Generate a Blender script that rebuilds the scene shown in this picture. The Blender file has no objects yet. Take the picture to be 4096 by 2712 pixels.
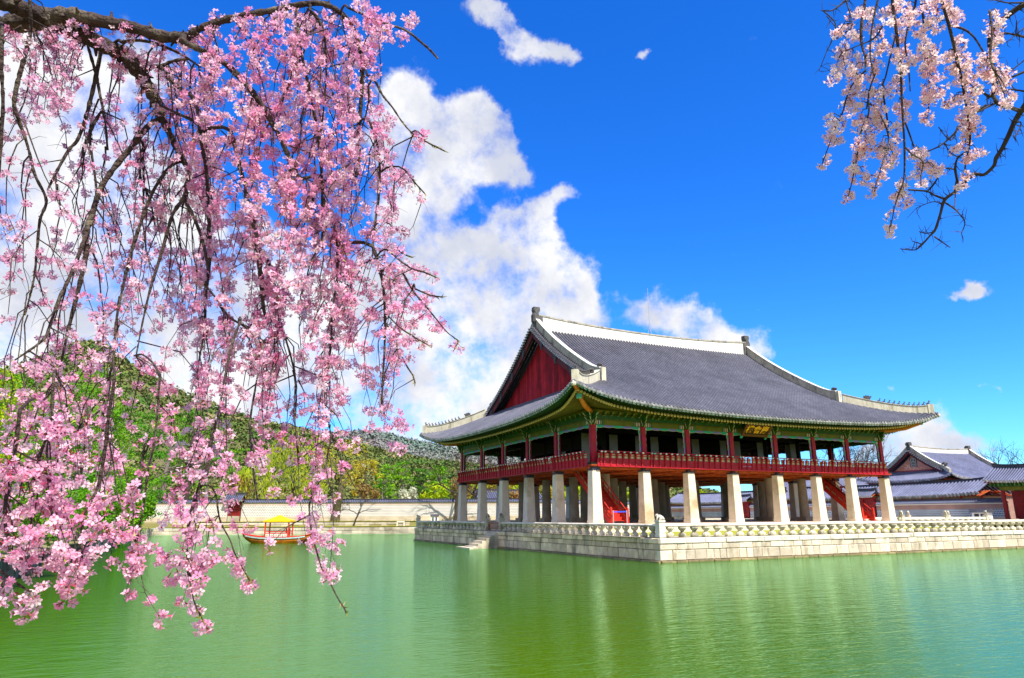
import bpy, math, random
import numpy as np
from mathutils import Vector, Matrix
random.seed(7); RS = np.random.RandomState(11)
SC = bpy.context.scene; COL = SC.collection
R_ = math.radians

# ---------------------------------------------------------------- camera
CP = np.array([-29.7704, -47.6197, 0.6615]); FPX = 2723.75
PITCH, YAW, ROLL = 0.25399, 0.44185, -0.00455
FW = np.array([math.cos(PITCH)*math.sin(YAW), math.cos(PITCH)*math.cos(YAW), math.sin(PITCH)])
_r = np.array([math.cos(YAW), -math.sin(YAW), 0.0]); _u = np.cross(_r, FW)
RT = math.cos(ROLL)*_r + math.sin(ROLL)*_u; UP = -math.sin(ROLL)*_r + math.cos(ROLL)*_u
cd = bpy.data.cameras.new('camera'); cam = bpy.data.objects.new('camera', cd); COL.objects.link(cam)
m = Matrix(((RT[0], UP[0], -FW[0], CP[0]), (RT[1], UP[1], -FW[1], CP[1]), (RT[2], UP[2], -FW[2], CP[2]), (0, 0, 0, 1)))
cam.matrix_world = m
cd.sensor_width = 36; cd.lens = FPX/4096*36; cd.clip_end = 6000; cd.clip_start = 0.1
SC.camera = cam
def ray(px, py):
    d = FW*FPX + RT*(px-2048) + UP*(1356-py); return d/np.linalg.norm(d)
def pt(px, py, dist): return CP + ray(px, py)*dist            # a point at a given distance along a sight line
def gp(px, depth):                                             # ground position for a picture column at a depth
    lat = (px-2048)/FPX*depth*1.03
    h = np.array([math.sin(YAW), math.cos(YAW)]); r = np.array([math.cos(YAW), -math.sin(YAW)])
    return CP[:2] + h*depth*1.03 + r*lat
def hz(py, depth): return CP[2] + (2063-py)/FPX*depth*1.0      # height seen at a picture row at that depth

# ---------------------------------------------------------------- light
SUN_EL, SUN_OFF = 53.5, 8.0
sx, sy = math.sin(R_(SUN_OFF)), -math.cos(R_(SUN_OFF))          # horizontal direction towards the sun
w = bpy.data.worlds.new('World'); SC.world = w; w.use_nodes = True
nt = w.node_tree; N = nt.nodes; LK = nt.links; N.clear()
def wn(t, **k):
    n = N.new(t)
    for a, b in k.items(): setattr(n, a, b)
    return n
def wmath(op, a, b=None, c=None, clamp=False):
    n = wn('ShaderNodeMath', operation=op, use_clamp=clamp)
    for i, v in enumerate((a, b, c)):
        if v is None: continue
        if isinstance(v, (int, float)): n.inputs[i].default_value = v
        else: LK.new(v, n.inputs[i])
    return n.outputs[0]
sky = wn('ShaderNodeTexSky', sky_type='NISHITA'); sky.sun_disc = False
sky.sun_elevation = R_(SUN_EL); sky.sun_rotation = math.atan2(sx, sy); sky.air_density = 1.0; sky.dust_density = 0.3; sky.ozone_density = 3.0
hs = wn('ShaderNodeHueSaturation'); hs.inputs['Saturation'].default_value = 1.35; hs.inputs['Value'].default_value = 1.0
hs.inputs['Hue'].default_value = 0.505
LK.new(sky.outputs[0], hs.inputs['Color'])
tc = wn('ShaderNodeTexCoord')
def wvec(v):
    n = wn('ShaderNodeCombineXYZ'); n.inputs[0].default_value, n.inputs[1].default_value, n.inputs[2].default_value = v; return n.outputs[0]
BL = [(1590,380,95,1),(1680,470,120,1),(1650,560,140,1),(1780,600,130,1),(1900,560,110,1),(1960,500,75,.95),(1960,640,110,1),(2070,690,70,.8),(1800,720,110,.6),
 (1700,900,140,.85),(1560,830,120,.7),(2130,990,90,1),(2010,1060,150,1.1),(1860,1080,170,1),(2180,1090,120,1),(2330,1170,110,.95),(2100,1220,200,1.1),(1800,1300,260,1.1),(2240,1290,150,.95),(1660,1080,150,.9),
 (1750,1550,260,1.1),(1500,1500,260,1.1),(1950,1440,220,1.1),(1350,1300,260,.95),(1000,1450,280,1.05),(1000,1000,200,.55),(700,1250,260,.95),(650,820,180,.75),(350,1200,330,1.1),(100,900,300,1.05),(200,640,160,.95),(500,480,170,.6),(300,230,140,.7),(620,240,110,.65),(60,330,100,.8),(600,1600,300,1),(100,1500,300,1),(-300,900,400,1),(-300,300,250,.7),
 (2560,1270,90,.8),(2720,1310,100,.85),(2880,1340,110,1),(3010,1390,80,.8),
 (1915,85,60,.72),(1975,60,55,.75),(2010,120,50,.8),(2070,180,62,.85),(2160,190,60,.82),(2230,222,55,.75),(2290,240,45,.6),
 (2240,760,50,.8),(2310,745,45,.6),(2180,820,55,.75),(2100,870,60,.65),(2200,890,50,.6),(2570,255,24,.8),(3860,1160,38,.95),(3905,1172,34,.9),(3960,1558,26,.7),(4030,1562,24,.6),
 (3560,1800,95,.72),(3700,1825,95,.72),(3640,1765,60,.6),(3800,1850,80,.6),(3950,1890,100,.6),(3420,1850,110,.8),(3720,1690,50,.6),(3560,1530,30,.5),(3020,140,35,.4),(2000,1700,200,.8),(2300,1900,200,.6)]
acc = None
# a slightly warped direction gives the clouds ragged edges
nz0 = wn('ShaderNodeTexNoise'); nz0.inputs['Scale'].default_value = 9.0; nz0.inputs['Detail'].default_value = 6.0; nz0.inputs['Roughness'].default_value = .6
LK.new(tc.outputs['Generated'], nz0.inputs['Vector'])
s1 = wn('ShaderNodeVectorMath', operation='SUBTRACT'); LK.new(nz0.outputs['Color'], s1.inputs[0]); s1.inputs[1].default_value = (.5, .5, .5)
s2 = wn('ShaderNodeVectorMath', operation='SCALE'); LK.new(s1.outputs[0], s2.inputs[0]); s2.inputs['Scale'].default_value = .11
s3 = wn('ShaderNodeVectorMath', operation='ADD'); LK.new(tc.outputs['Generated'], s3.inputs[0]); LK.new(s2.outputs[0], s3.inputs[1])
s4 = wn('ShaderNodeVectorMath', operation='NORMALIZE'); LK.new(s3.outputs[0], s4.inputs[0]); WD = s4.outputs[0]
BW = [((-1,-.1,.25),.42),((-1,.25,.5),.3),((-.9,-.6,.35),.42),((-.5,-.9,.35),.36),((-.7,-.3,.9),.35),((.6,-.9,.3),.35),((1,-.5,.35),.35),((.9,-.1,.3),.3),((.1,-.9,.25),.3),((-.3,-.5,1.2),.25)]   # unseen cloud banks added behind and beside the viewer as white fill light
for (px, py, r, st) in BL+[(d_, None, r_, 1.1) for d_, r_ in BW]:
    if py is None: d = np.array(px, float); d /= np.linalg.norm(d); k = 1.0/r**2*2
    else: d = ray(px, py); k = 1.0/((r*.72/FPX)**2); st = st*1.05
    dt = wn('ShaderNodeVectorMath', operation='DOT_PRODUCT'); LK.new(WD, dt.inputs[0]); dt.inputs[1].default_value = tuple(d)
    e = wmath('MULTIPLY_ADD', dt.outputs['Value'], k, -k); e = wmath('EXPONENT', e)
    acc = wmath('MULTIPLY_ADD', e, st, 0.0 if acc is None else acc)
def wnoise(sc, det, ro, vec=None):
    n = wn('ShaderNodeTexNoise'); n.inputs['Scale'].default_value = sc; n.inputs['Detail'].default_value = det; n.inputs['Roughness'].default_value = ro
    LK.new(vec or tc.outputs['Generated'], n.inputs['Vector']); return n.outputs['Fac']
n1 = wnoise(14, 7, .62); n2 = wnoise(5, 5, .55)
f = wmath('MULTIPLY_ADD', n1, 2.2, -1.1)
f = wmath('ADD', wmath('MINIMUM', acc, 1.0), f)
mr = wn('ShaderNodeMapRange', interpolation_type='SMOOTHSTEP'); LK.new(f, mr.inputs[0]); mr.inputs[1].default_value = .42; mr.inputs[2].default_value = 1.15
mask = mr.outputs[0]
mr2 = wn('ShaderNodeMapRange', interpolation_type='SMOOTHSTEP'); LK.new(wnoise(6.5, 6, .6), mr2.inputs[0]); mr2.inputs[1].default_value = .36; mr2.inputs[2].default_value = .6
cc = wn('ShaderNodeMix', data_type='RGBA'); LK.new(mr2.outputs[0], cc.inputs[0])
cc.inputs['A'].default_value = (4.0, 4.2, 4.9, 1); cc.inputs['B'].default_value = (6.0, 6.0, 6.1, 1)
mx = wn('ShaderNodeMix', data_type='RGBA'); LK.new(mask, mx.inputs[0]); tint = wn('ShaderNodeMix', data_type='RGBA', blend_type='MULTIPLY'); tint.inputs[0].default_value = 1.0; LK.new(hs.outputs[0], tint.inputs['A']); tint.inputs['B'].default_value = (.52, 1.12, 1.72, 1)
LK.new(tint.outputs['Result'], mx.inputs['A']); LK.new(cc.outputs['Result'], mx.inputs['B'])
bg = wn('ShaderNodeBackground'); bg.inputs['Strength'].default_value = .10; LK.new(mx.outputs['Result'], bg.inputs['Color'])
ow = wn('ShaderNodeOutputWorld'); LK.new(bg.outputs[0], ow.inputs[0])
ld = bpy.data.lights.new('sun', 'SUN'); ld.energy = 4.8; ld.angle = R_(.6); ld.color = (1, .92, .79)
sun = bpy.data.objects.new('sun', ld); COL.objects.link(sun)
ce = math.cos(R_(SUN_EL)); sdv = Vector((sx*ce, sy*ce, math.sin(R_(SUN_EL))))
sun.rotation_euler = sdv.to_track_quat('Z', 'Y').to_euler(); sun.location = (0, -60, 60)
SC.view_settings.view_transform = 'Standard'; SC.view_settings.look = 'None'; SC.view_settings.gamma = 1
SC.view_settings.exposure = 0.78
SC.render.film_transparent = False
try:
    SC.cycles.max_bounces = 8; SC.cycles.transparent_max_bounces = 8; SC.cycles.use_denoising = True
    SC.cycles.caustics_reflective = False; SC.cycles.caustics_refractive = False
except Exception: pass

# ---------------------------------------------------------------- materials
def hexc(r, g, b): return (r, g, b, 1)
def M(name, c1, c2=None, scale=3.0, rough=.8, bump=0.0, bscale=20.0, rnd=0.0, rc=None, spec=.3, trans=0.0, stain=None, stscale=.6, streak=None, fine=.0):
    """noise between c1 and c2, 'rnd' face attribute shifts brightness or mixes towards rc, optional stains (with their own shape)"""
    mt = bpy.data.materials.new(name); mt.use_nodes = True; t = mt.node_tree; n = t.nodes; l = t.links
    b = n['Principled BSDF']; b.inputs['Roughness'].default_value = rough; b.inputs['Specular IOR Level'].default_value = spec
    tcn = n.new('ShaderNodeTexCoord')
    nz = n.new('ShaderNodeTexNoise'); nz.inputs['Scale'].default_value = scale; nz.inputs['Detail'].default_value = 5; l.new(tcn.outputs['Object'], nz.inputs['Vector'])
    mp = n.new('ShaderNodeMapRange'); mp.inputs[1].default_value = .35; mp.inputs[2].default_value = .65; l.new(nz.outputs['Fac'], mp.inputs[0])
    mi = n.new('ShaderNodeMix'); mi.data_type = 'RGBA'; l.new(mp.outputs[0], mi.inputs[0])
    mi.inputs['A'].default_value = (*c1, 1); mi.inputs['B'].default_value = (*(c2 or c1), 1); out = mi.outputs['Result']
    if rnd or rc:
        at = n.new('ShaderNodeAttribute'); at.attribute_name = 'rnd'
        if rc:
            m2 = n.new('ShaderNodeMix'); m2.data_type = 'RGBA'; l.new(at.outputs['Fac'], m2.inputs[0]); l.new(out, m2.inputs['A']); m2.inputs['B'].default_value = (*rc, 1); out = m2.outputs['Result']
        if rnd:
            h = n.new('ShaderNodeHueSaturation'); l.new(out, h.inputs['Color'])
            mm = n.new('ShaderNodeMapRange'); l.new(at.outputs['Fac'], mm.inputs[0]); mm.inputs[3].default_value = 1-rnd; mm.inputs[4].default_value = 1+rnd
            l.new(mm.outputs[0], h.inputs['Value']); out = h.outputs['Color']
    if fine:
        nf = n.new('ShaderNodeTexNoise'); nf.inputs['Scale'].default_value = 28; nf.inputs['Detail'].default_value = 3; l.new(tcn.outputs['Object'], nf.inputs['Vector'])
        mf = n.new('ShaderNodeMapRange'); l.new(nf.outputs['Fac'], mf.inputs[0]); mf.inputs[1].default_value = .3; mf.inputs[2].default_value = .7; mf.inputs[3].default_value = 1-fine; mf.inputs[4].default_value = 1+fine*.5
        hf = n.new('ShaderNodeHueSaturation'); l.new(out, hf.inputs['Color']); l.new(mf.outputs[0], hf.inputs['Value']); out = hf.outputs['Color']
    if stain:
        n3 = n.new('ShaderNodeTexNoise'); n3.inputs['Scale'].default_value = stscale; n3.inputs['Detail'].default_value = 6; n3.inputs['Roughness'].default_value = .65
        if streak:
            mpn = n.new('ShaderNodeMapping'); mpn.inputs['Scale'].default_value = streak; l.new(tcn.outputs['Object'], mpn.inputs[0]); l.new(mpn.outputs[0], n3.inputs['Vector'])
        else: l.new(tcn.outputs['Object'], n3.inputs['Vector'])
        m3 = n.new('ShaderNodeMapRange'); m3.inputs[1].default_value = .52; m3.inputs[2].default_value = .68; m3.inputs[4].default_value = .85; l.new(n3.outputs['Fac'], m3.inputs[0])
        m4 = n.new('ShaderNodeMix'); m4.data_type = 'RGBA'; l.new(m3.outputs[0], m4.inputs[0]); l.new(out, m4.inputs['A']); m4.inputs['B'].default_value = (*stain, 1); out = m4.outputs['Result']
    l.new(out, b.inputs['Base Color'])
    if bump:
        nb = n.new('ShaderNodeTexNoise'); nb.inputs['Scale'].default_value = bscale; nb.inputs['Detail'].default_value = 6; l.new(tcn.outputs['Object'], nb.inputs['Vector'])
        bp = n.new('ShaderNodeBump'); bp.inputs['Strength'].default_value = bump; bp.inputs['Distance'].default_value = .05; l.new(nb.outputs['Fac'], bp.inputs['Height']); l.new(bp.outputs[0], b.inputs['Normal'])
    if trans:
        tr = n.new('ShaderNodeBsdfTranslucent'); l.new(out, tr.inputs['Color']); ms = n.new('ShaderNodeMixShader'); ms.inputs[0].default_value = trans
        l.new(b.outputs[0], ms.inputs[1]); l.new(tr.outputs[0], ms.inputs[2]); l.new(ms.outputs[0], n['Material Output'].inputs[0])
    return mt
def brick_mat(name, c1, c2, mortar, bw, bh, msize, rough=.85, lo=None, noise=.25):
    """brickwork from object coordinates x,z (walls are built along their own x axis)"""
    mt = bpy.data.materials.new(name); mt.use_nodes = True; t = mt.node_tree; n = t.nodes; l = t.links; b = n['Principled BSDF']; b.inputs['Roughness'].default_value = rough
    b.inputs['Specular IOR Level'].default_value = .2
    tcn = n.new('ShaderNodeTexCoord'); sp = n.new('ShaderNodeSeparateXYZ'); l.new(tcn.outputs['Object'], sp.inputs[0])
    cb = n.new('ShaderNodeCombineXYZ'); l.new(sp.outputs[0], cb.inputs[0]); l.new(sp.outputs[2], cb.inputs[1])
    br = n.new('ShaderNodeTexBrick'); l.new(cb.outputs[0], br.inputs['Vector']); br.inputs['Scale'].default_value = 1
    br.inputs['Brick Width'].default_value = bw; br.inputs['Row Height'].default_value = bh; br.inputs['Mortar Size'].default_value = msize
    br.inputs['Color1'].default_value = (*c1, 1); br.inputs['Color2'].default_value = (*c2, 1); br.inputs['Mortar'].default_value = (*mortar, 1)
    nz = n.new('ShaderNodeTexNoise'); nz.inputs['Scale'].default_value = .7; nz.inputs['Detail'].default_value = 6; l.new(tcn.outputs['Object'], nz.inputs['Vector'])
    mm = n.new('ShaderNodeMapRange'); l.new(nz.outputs['Fac'], mm.inputs[0]); mm.inputs[1].default_value = .3; mm.inputs[2].default_value = .7; mm.inputs[3].default_value = 1-noise; mm.inputs[4].default_value = 1+noise*.5
    h = n.new('ShaderNodeHueSaturation'); l.new(br.outputs[0], h.inputs['Color']); l.new(mm.outputs[0], h.inputs['Value']); l.new(h.outputs[0], b.inputs['Base Color'])
    bp = n.new('ShaderNodeBump'); bp.inputs['Strength'].default_value = .4; bp.inputs['Distance'].default_value = .02; bp.invert = True; l.new(br.outputs['Fac'], bp.inputs['Height']); l.new(bp.outputs[0], b.inputs['Normal'])
    return mt
def tile_mat(name, c1, c2, joint):
    """clay roof tiles: joint lines and tile to tile variation from the stored row / length attribute"""
    mt = bpy.data.materials.new(name); mt.use_nodes = True; t = mt.node_tree; n = t.nodes; l = t.links; b = n['Principled BSDF']; b.inputs['Roughness'].default_value = .55
    b.inputs['Specular IOR Level'].default_value = .35
    at = n.new('ShaderNodeAttribute'); at.attribute_name = 'uvw'; sp = n.new('ShaderNodeSeparateXYZ'); l.new(at.outputs['Vector'], sp.inputs[0])
    dv = n.new('ShaderNodeMath'); dv.operation = 'MULTIPLY'; l.new(sp.outputs[1], dv.inputs[0]); dv.inputs[1].default_value = 1/.36
    fl = n.new('ShaderNodeMath'); fl.operation = 'FLOOR'; l.new(dv.outputs[0], fl.inputs[0])
    fr = n.new('ShaderNodeMath'); fr.operation = 'FRACT'; l.new(dv.outputs[0], fr.inputs[0])
    ru = n.new('ShaderNodeMath'); ru.operation = 'ROUND'; l.new(sp.outputs[0], ru.inputs[0])
    cb = n.new('ShaderNodeCombineXYZ'); l.new(ru.outputs[0], cb.inputs[0]); l.new(fl.outputs[0], cb.inputs[1]); l.new(sp.outputs[2], cb.inputs[2])
    wh = n.new('ShaderNodeTexWhiteNoise'); l.new(cb.outputs[0], wh.inputs[0])
    mi = n.new('ShaderNodeMix'); mi.data_type = 'RGBA'; l.new(wh.outputs['Value'], mi.inputs[0]); mi.inputs['A'].default_value = (*c1, 1); mi.inputs['B'].default_value = (*c2, 1)
    pan = n.new('ShaderNodeMix'); pan.data_type = 'RGBA'; l.new(sp.outputs[2], pan.inputs[0]); pan.inputs['A'].default_value = (*[q*.22 for q in c1], 1); l.new(mi.outputs['Result'], pan.inputs['B'])  # pan troughs darkened in colour for shade and dirt between the ribs
    tcn = n.new('ShaderNodeTexCoord'); nz = n.new('ShaderNodeTexNoise'); nz.inputs['Scale'].default_value = .35; nz.inputs['Detail'].default_value = 6; l.new(tcn.outputs['Object'], nz.inputs['Vector'])
    mm = n.new('ShaderNodeMapRange'); l.new(nz.outputs['Fac'], mm.inputs[0]); mm.inputs[1].default_value = .3; mm.inputs[2].default_value = .7; mm.inputs[3].default_value = .75; mm.inputs[4].default_value = 1.2
    h = n.new('ShaderNodeHueSaturation'); l.new(pan.outputs['Result'], h.inputs['Color']); l.new(mm.outputs[0], h.inputs['Value'])
    gt = n.new('ShaderNodeMath'); gt.operation = 'GREATER_THAN'; l.new(fr.outputs[0], gt.inputs[0]); gt.inputs[1].default_value = .86
    m2 = n.new('ShaderNodeMix'); m2.data_type = 'RGBA'; l.new(gt.outputs[0], m2.inputs[0]); l.new(h.outputs[0], m2.inputs['A']); m2.inputs['B'].default_value = (*joint, 1); l.new(m2.outputs['Result'], b.inputs['Base Color'])
    return mt

MT = {}
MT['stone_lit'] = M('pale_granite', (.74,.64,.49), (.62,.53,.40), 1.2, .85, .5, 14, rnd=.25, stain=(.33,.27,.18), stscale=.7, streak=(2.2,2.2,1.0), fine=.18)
MT['stone_shade'] = M('weathered_shade_granite', (.88,.68,.48), (.62,.48,.34), 1.5, .85, .5, 14, rnd=.30, stain=(.10,.095,.08), stscale=.6, streak=(1.8,1.8,.5), fine=.22)  # copy for shaded walls: base warmed against cool light, dark streaks are weathering
MT['wet_stone'] = M('wet_footing', (.34,.27,.13), (.20,.17,.08), 2.5, .5, .5, 12, rnd=.3, fine=.3)
MT['bank_stone'] = M('bank_granite', (.62,.55,.42), (.46,.41,.32), .8, .85, .4, 10, rnd=.25, stain=(.16,.13,.08), stscale=.25, fine=.2)
MT['dark_stone'] = M('shade_darkened_stone', (.10,.11,.10), (.05,.055,.05), 1.5, .7, .5, 8, rnd=.4)  # near left bank stone, darkened in colour for the shade on it
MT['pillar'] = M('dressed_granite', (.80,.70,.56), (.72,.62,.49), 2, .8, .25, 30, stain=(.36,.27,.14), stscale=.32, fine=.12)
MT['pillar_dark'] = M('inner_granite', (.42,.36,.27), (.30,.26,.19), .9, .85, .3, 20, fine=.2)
MT['baluster'] = M('baluster_granite', (.74,.66,.50), (.58,.52,.40), 5, .85, .5, 20, rc=None, stain=(.20,.17,.12), stscale=1.3, fine=.25)
MT['baluster_old'] = M('mossy_granite', (.50,.45,.34), (.36,.33,.25), 5, .85, .5, 20, stain=(.10,.09,.06), stscale=1.3, fine=.25)
MT['rail_stone'] = M('handrail_granite', (.80,.73,.62), (.70,.63,.53), 2, .8, .3, 20, stain=(.33,.30,.24), stscale=.8, fine=.15)
MT['tile'] = tile_mat('roof_tile', (.10,.102,.13), (.14,.14,.172), (.072,.073,.095))
MT['tile2'] = tile_mat('palace_roof_tile', (.13,.145,.24), (.175,.19,.30), (.11,.12,.2))
MT['tile_end'] = M('tile_end', (.50,.49,.54), (.34,.33,.38), 4, .7, rnd=.35)
MT['tile_dark'] = M('dark_tile', (.06,.06,.075), (.10,.10,.13), 4, .7, rnd=.3)
MT['plaster'] = M('lime_plaster', (.78,.75,.69), (.72,.69,.62), 1.5, .9, .2, 12, stain=(.50,.48,.43), stscale=.9, streak=(2.6,2.6,.3), fine=.06)
MT['plaster_old'] = M('weathered_plaster', (.50,.46,.37), (.36,.33,.26), 1.5, .9, .3, 12, stain=(.09,.08,.07), stscale=.9, streak=(2.0,2.0,.5), fine=.2)
MT['plaster_hip'] = M('yellowed_plaster', (.66,.62,.48), (.54,.50,.38), 1.5, .9, .3, 12, stain=(.22,.19,.12), stscale=.8, streak=(2.2,2.2,.4), fine=.12)
MT['ridge_orn'] = M('grey_clay', (.13,.125,.12), (.06,.06,.06), 6, .9, .8, 12)
MT['red'] = M('red_lacquer', (.52,.012,.030), (.38,.009,.022), 2.5, .55, .1, 30, rnd=.12, fine=.12)
MT['red_dark'] = M('dark_red_paint', (.26,.012,.014), (.18,.008,.01), 2.5, .6, fine=.15)
MT['red_gable'] = M('red_boards', (.55,.02,.04), (.36,.013,.028), 1.2, .7, .2, 30, rnd=.40, stain=(.70,.03,.03), stscale=.9, streak=(1.5,1.5,.3), fine=.2)
MT['barge'] = M('barge_board_paint', (.14,.018,.018), (.07,.010,.010), 2, .7, .2, 20)
MT['orange'] = M('painted_floor_underside', (.50,.095,.012), (.26,.04,.008), 2.2, .7, rnd=.35)
MT['stair_red'] = M('stair_paint', (.58,.032,.014), (.42,.022,.012), 3, .7, fine=.2)
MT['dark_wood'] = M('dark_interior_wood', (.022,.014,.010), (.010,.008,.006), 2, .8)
MT['iron'] = M('iron_band', (.022,.020,.055), (.045,.045,.07), 5, .5)
MT['olive'] = M('olive_beam_paint', (.18,.175,.012), (.12,.12,.010), 1.5, .6, fine=.15)
MT['green'] = M('dancheong_green', (.015,.13,.035), (.05,.15,.02), 6, .65, rnd=.45, stain=(.20,.16,.02), stscale=7, fine=.3)
MT['green_pat'] = M('dancheong_scrolls', (.02,.20,.08), (.012,.06,.02), 9, .65, rnd=.3, stain=(.28,.24,.06), stscale=9)
MT['soffit'] = M('soffit_boards', (.15,.135,.014), (.09,.095,.010), 3, .7, fine=.2)
MT['fly'] = M('fly_rafter_paint', (.025,.10,.035), (.03,.075,.02), 8, .65)
MT['eave_paint'] = M('eave_board_paint', (.02,.06,.02), (.03,.09,.03), 8, .65)
MT['fly_end'] = M('fly_rafter_end', (.16,.62,.45), (.08,.42,.30), 12, .6)
MT['flower_end'] = M('flower_rafter_end', (.95,.74,.28), (.80,.52,.16), 14, .6)
MT['flower_eye'] = M('flower_centre', (.40,.12,.04), (.30,.2,.05), 14, .6)
MT['gold'] = M('gold_lettering', (.95,.55,.015), (.85,.42,.01), 3, .4)
MT['cream'] = M('cream_outline', (.80,.70,.50), (.70,.58,.40), 8, .6)
MT['teal'] = M('turquoise_scrolls', (.03,.52,.36), (.02,.30,.22), 14, .6)
MT['violet'] = M('violet_scrolls', (.16,.13,.52), (.30,.26,.62), 14, .6)
MT['pinkpaint'] = M('salmon_paint', (.80,.40,.28), (.72,.45,.2), 12, .6)
MT['orange_beam'] = M('corner_beam_paint', (.62,.22,.015), (.42,.12,.01), 3, .55)
MT['door'] = M('paper_door', (.40,.38,.33), (.34,.33,.28), 1.5, .9)
MT['steel'] = M('brushed_steel', (.4,.38,.38), None, 5, .35, spec=.6)
MT['blue'] = M('blue_belt', (.02,.08,.75), None, 5, .5)
MT['white'] = M('white_paint', (.80,.80,.80), (.74,.74,.75), 3, .7)
MT['black'] = M('dark_metal', (.02,.02,.025), (.035,.035,.04), 6, .5)
MT['bark'] = M('cherry_bark', (.085,.055,.045), (.035,.022,.02), 14, .8, .9, 40, stain=(.20,.17,.12), stscale=7, fine=.4)
MT['bark_green'] = M('old_bark', (.12,.10,.045), (.05,.04,.02), 5, .9, .8, 12, stain=(.16,.17,.04), stscale=1.5)
MT['bark_dark'] = M('dark_bark', (.035,.028,.022), (.06,.045,.03), 5, .9, .8, 12)
MT['bark_grey'] = M('grey_bark', (.22,.18,.16), (.13,.10,.09), 5, .9)
MT['grass'] = M('spring_grass', (.30,.36,.02), (.42,.36,.06), 1.2, .95, .5, 30, stain=(.20,.26,.02), stscale=.5, fine=.3)
MT['ground'] = M('ground', (.20,.21,.04), (.26,.22,.10), .25, .95, .3, 10, fine=.3)
MT['sand'] = M('pale_gravel', (.66,.60,.48), (.56,.50,.40), .8, .95, fine=.2)
MT['boat_orange'] = M('boat_hull_paint', (.52,.17,.010), (.36,.10,.008), 3, .5, stain=(.15,.06,.02), stscale=1.2, fine=.25)
MT['boat_red'] = M('boat_red_paint', (.72,.035,.015), (.6,.03,.012), 3, .5)
MT['yellow'] = M('yellow_canvas', (.85,.52,.0), (.75,.42,.0), 2, .6)
MT['wave_trim'] = M('wave_trim', (.10,.45,.42), (.75,.80,.75), 16, .6)
MT['gate_wood'] = M('weathered_wood', (.30,.13,.06), (.2,.08,.04), 6, .8)
MT['redbrick'] = brick_mat('red_brick', (.26,.055,.045), (.20,.045,.04), (.55,.45,.38), .42, .12, .022)
MT['greyblock'] = brick_mat('grey_block', (.19,.23,.30), (.13,.16,.22), (.62,.66,.68), .34, .27, .035)
MT['whiteblock'] = brick_mat('white_block', (.40,.39,.39), (.34,.34,.35), (.80,.75,.68), .42, .26, .045, noise=.12)
MT['pinkbrick'] = brick_mat('pink_brick', (.60,.36,.26), (.55,.30,.22), (.80,.70,.58), .40, .13, .03, noise=.12)
MT['baseblock'] = brick_mat('base_block', (.60,.50,.36), (.52,.44,.33), (.30,.25,.17), 1.1, .36, .012)

def leaf_mat(name, a, b, tr=.35, rnd=.35):
    return M(name, a, b, .35, .65, rnd=rnd, trans=tr, spec=.2)
MT['pine'] = leaf_mat('pine_needles', (.06,.27,.006), (.22,.40,.006))
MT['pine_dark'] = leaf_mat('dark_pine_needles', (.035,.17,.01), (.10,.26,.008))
MT['willow'] = leaf_mat('willow_leaves', (.36,.46,.01), (.44,.50,.02))
MT['bud'] = leaf_mat('budding_leaves', (.42,.40,.02), (.46,.30,.03))
MT['fresh'] = leaf_mat('fresh_leaves', (.32,.50,.005), (.46,.52,.005))
MT['rust'] = leaf_mat('rusty_twigs', (.36,.17,.05), (.26,.20,.06))
MT['whitebl'] = leaf_mat('white_blossom', (.72,.72,.58), (.6,.62,.42))
MT['petal'] = M('pink_petals', (.92,.42,.67), (.86,.28,.56), 1.0, .6, rnd=.0, rc=(.98,.80,.88), trans=.5, spec=.15)
MT['petal_pale'] = M('pale_petals', (.96,.64,.65), (.94,.54,.58), 1.0, .6, rc=(.98,.84,.81), trans=.5, spec=.15)
MT['calyx'] = M('calyx', (.34,.02,.07), (.22,.05,.04), 3, .6, rc=(.30,.36,.03))

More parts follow.
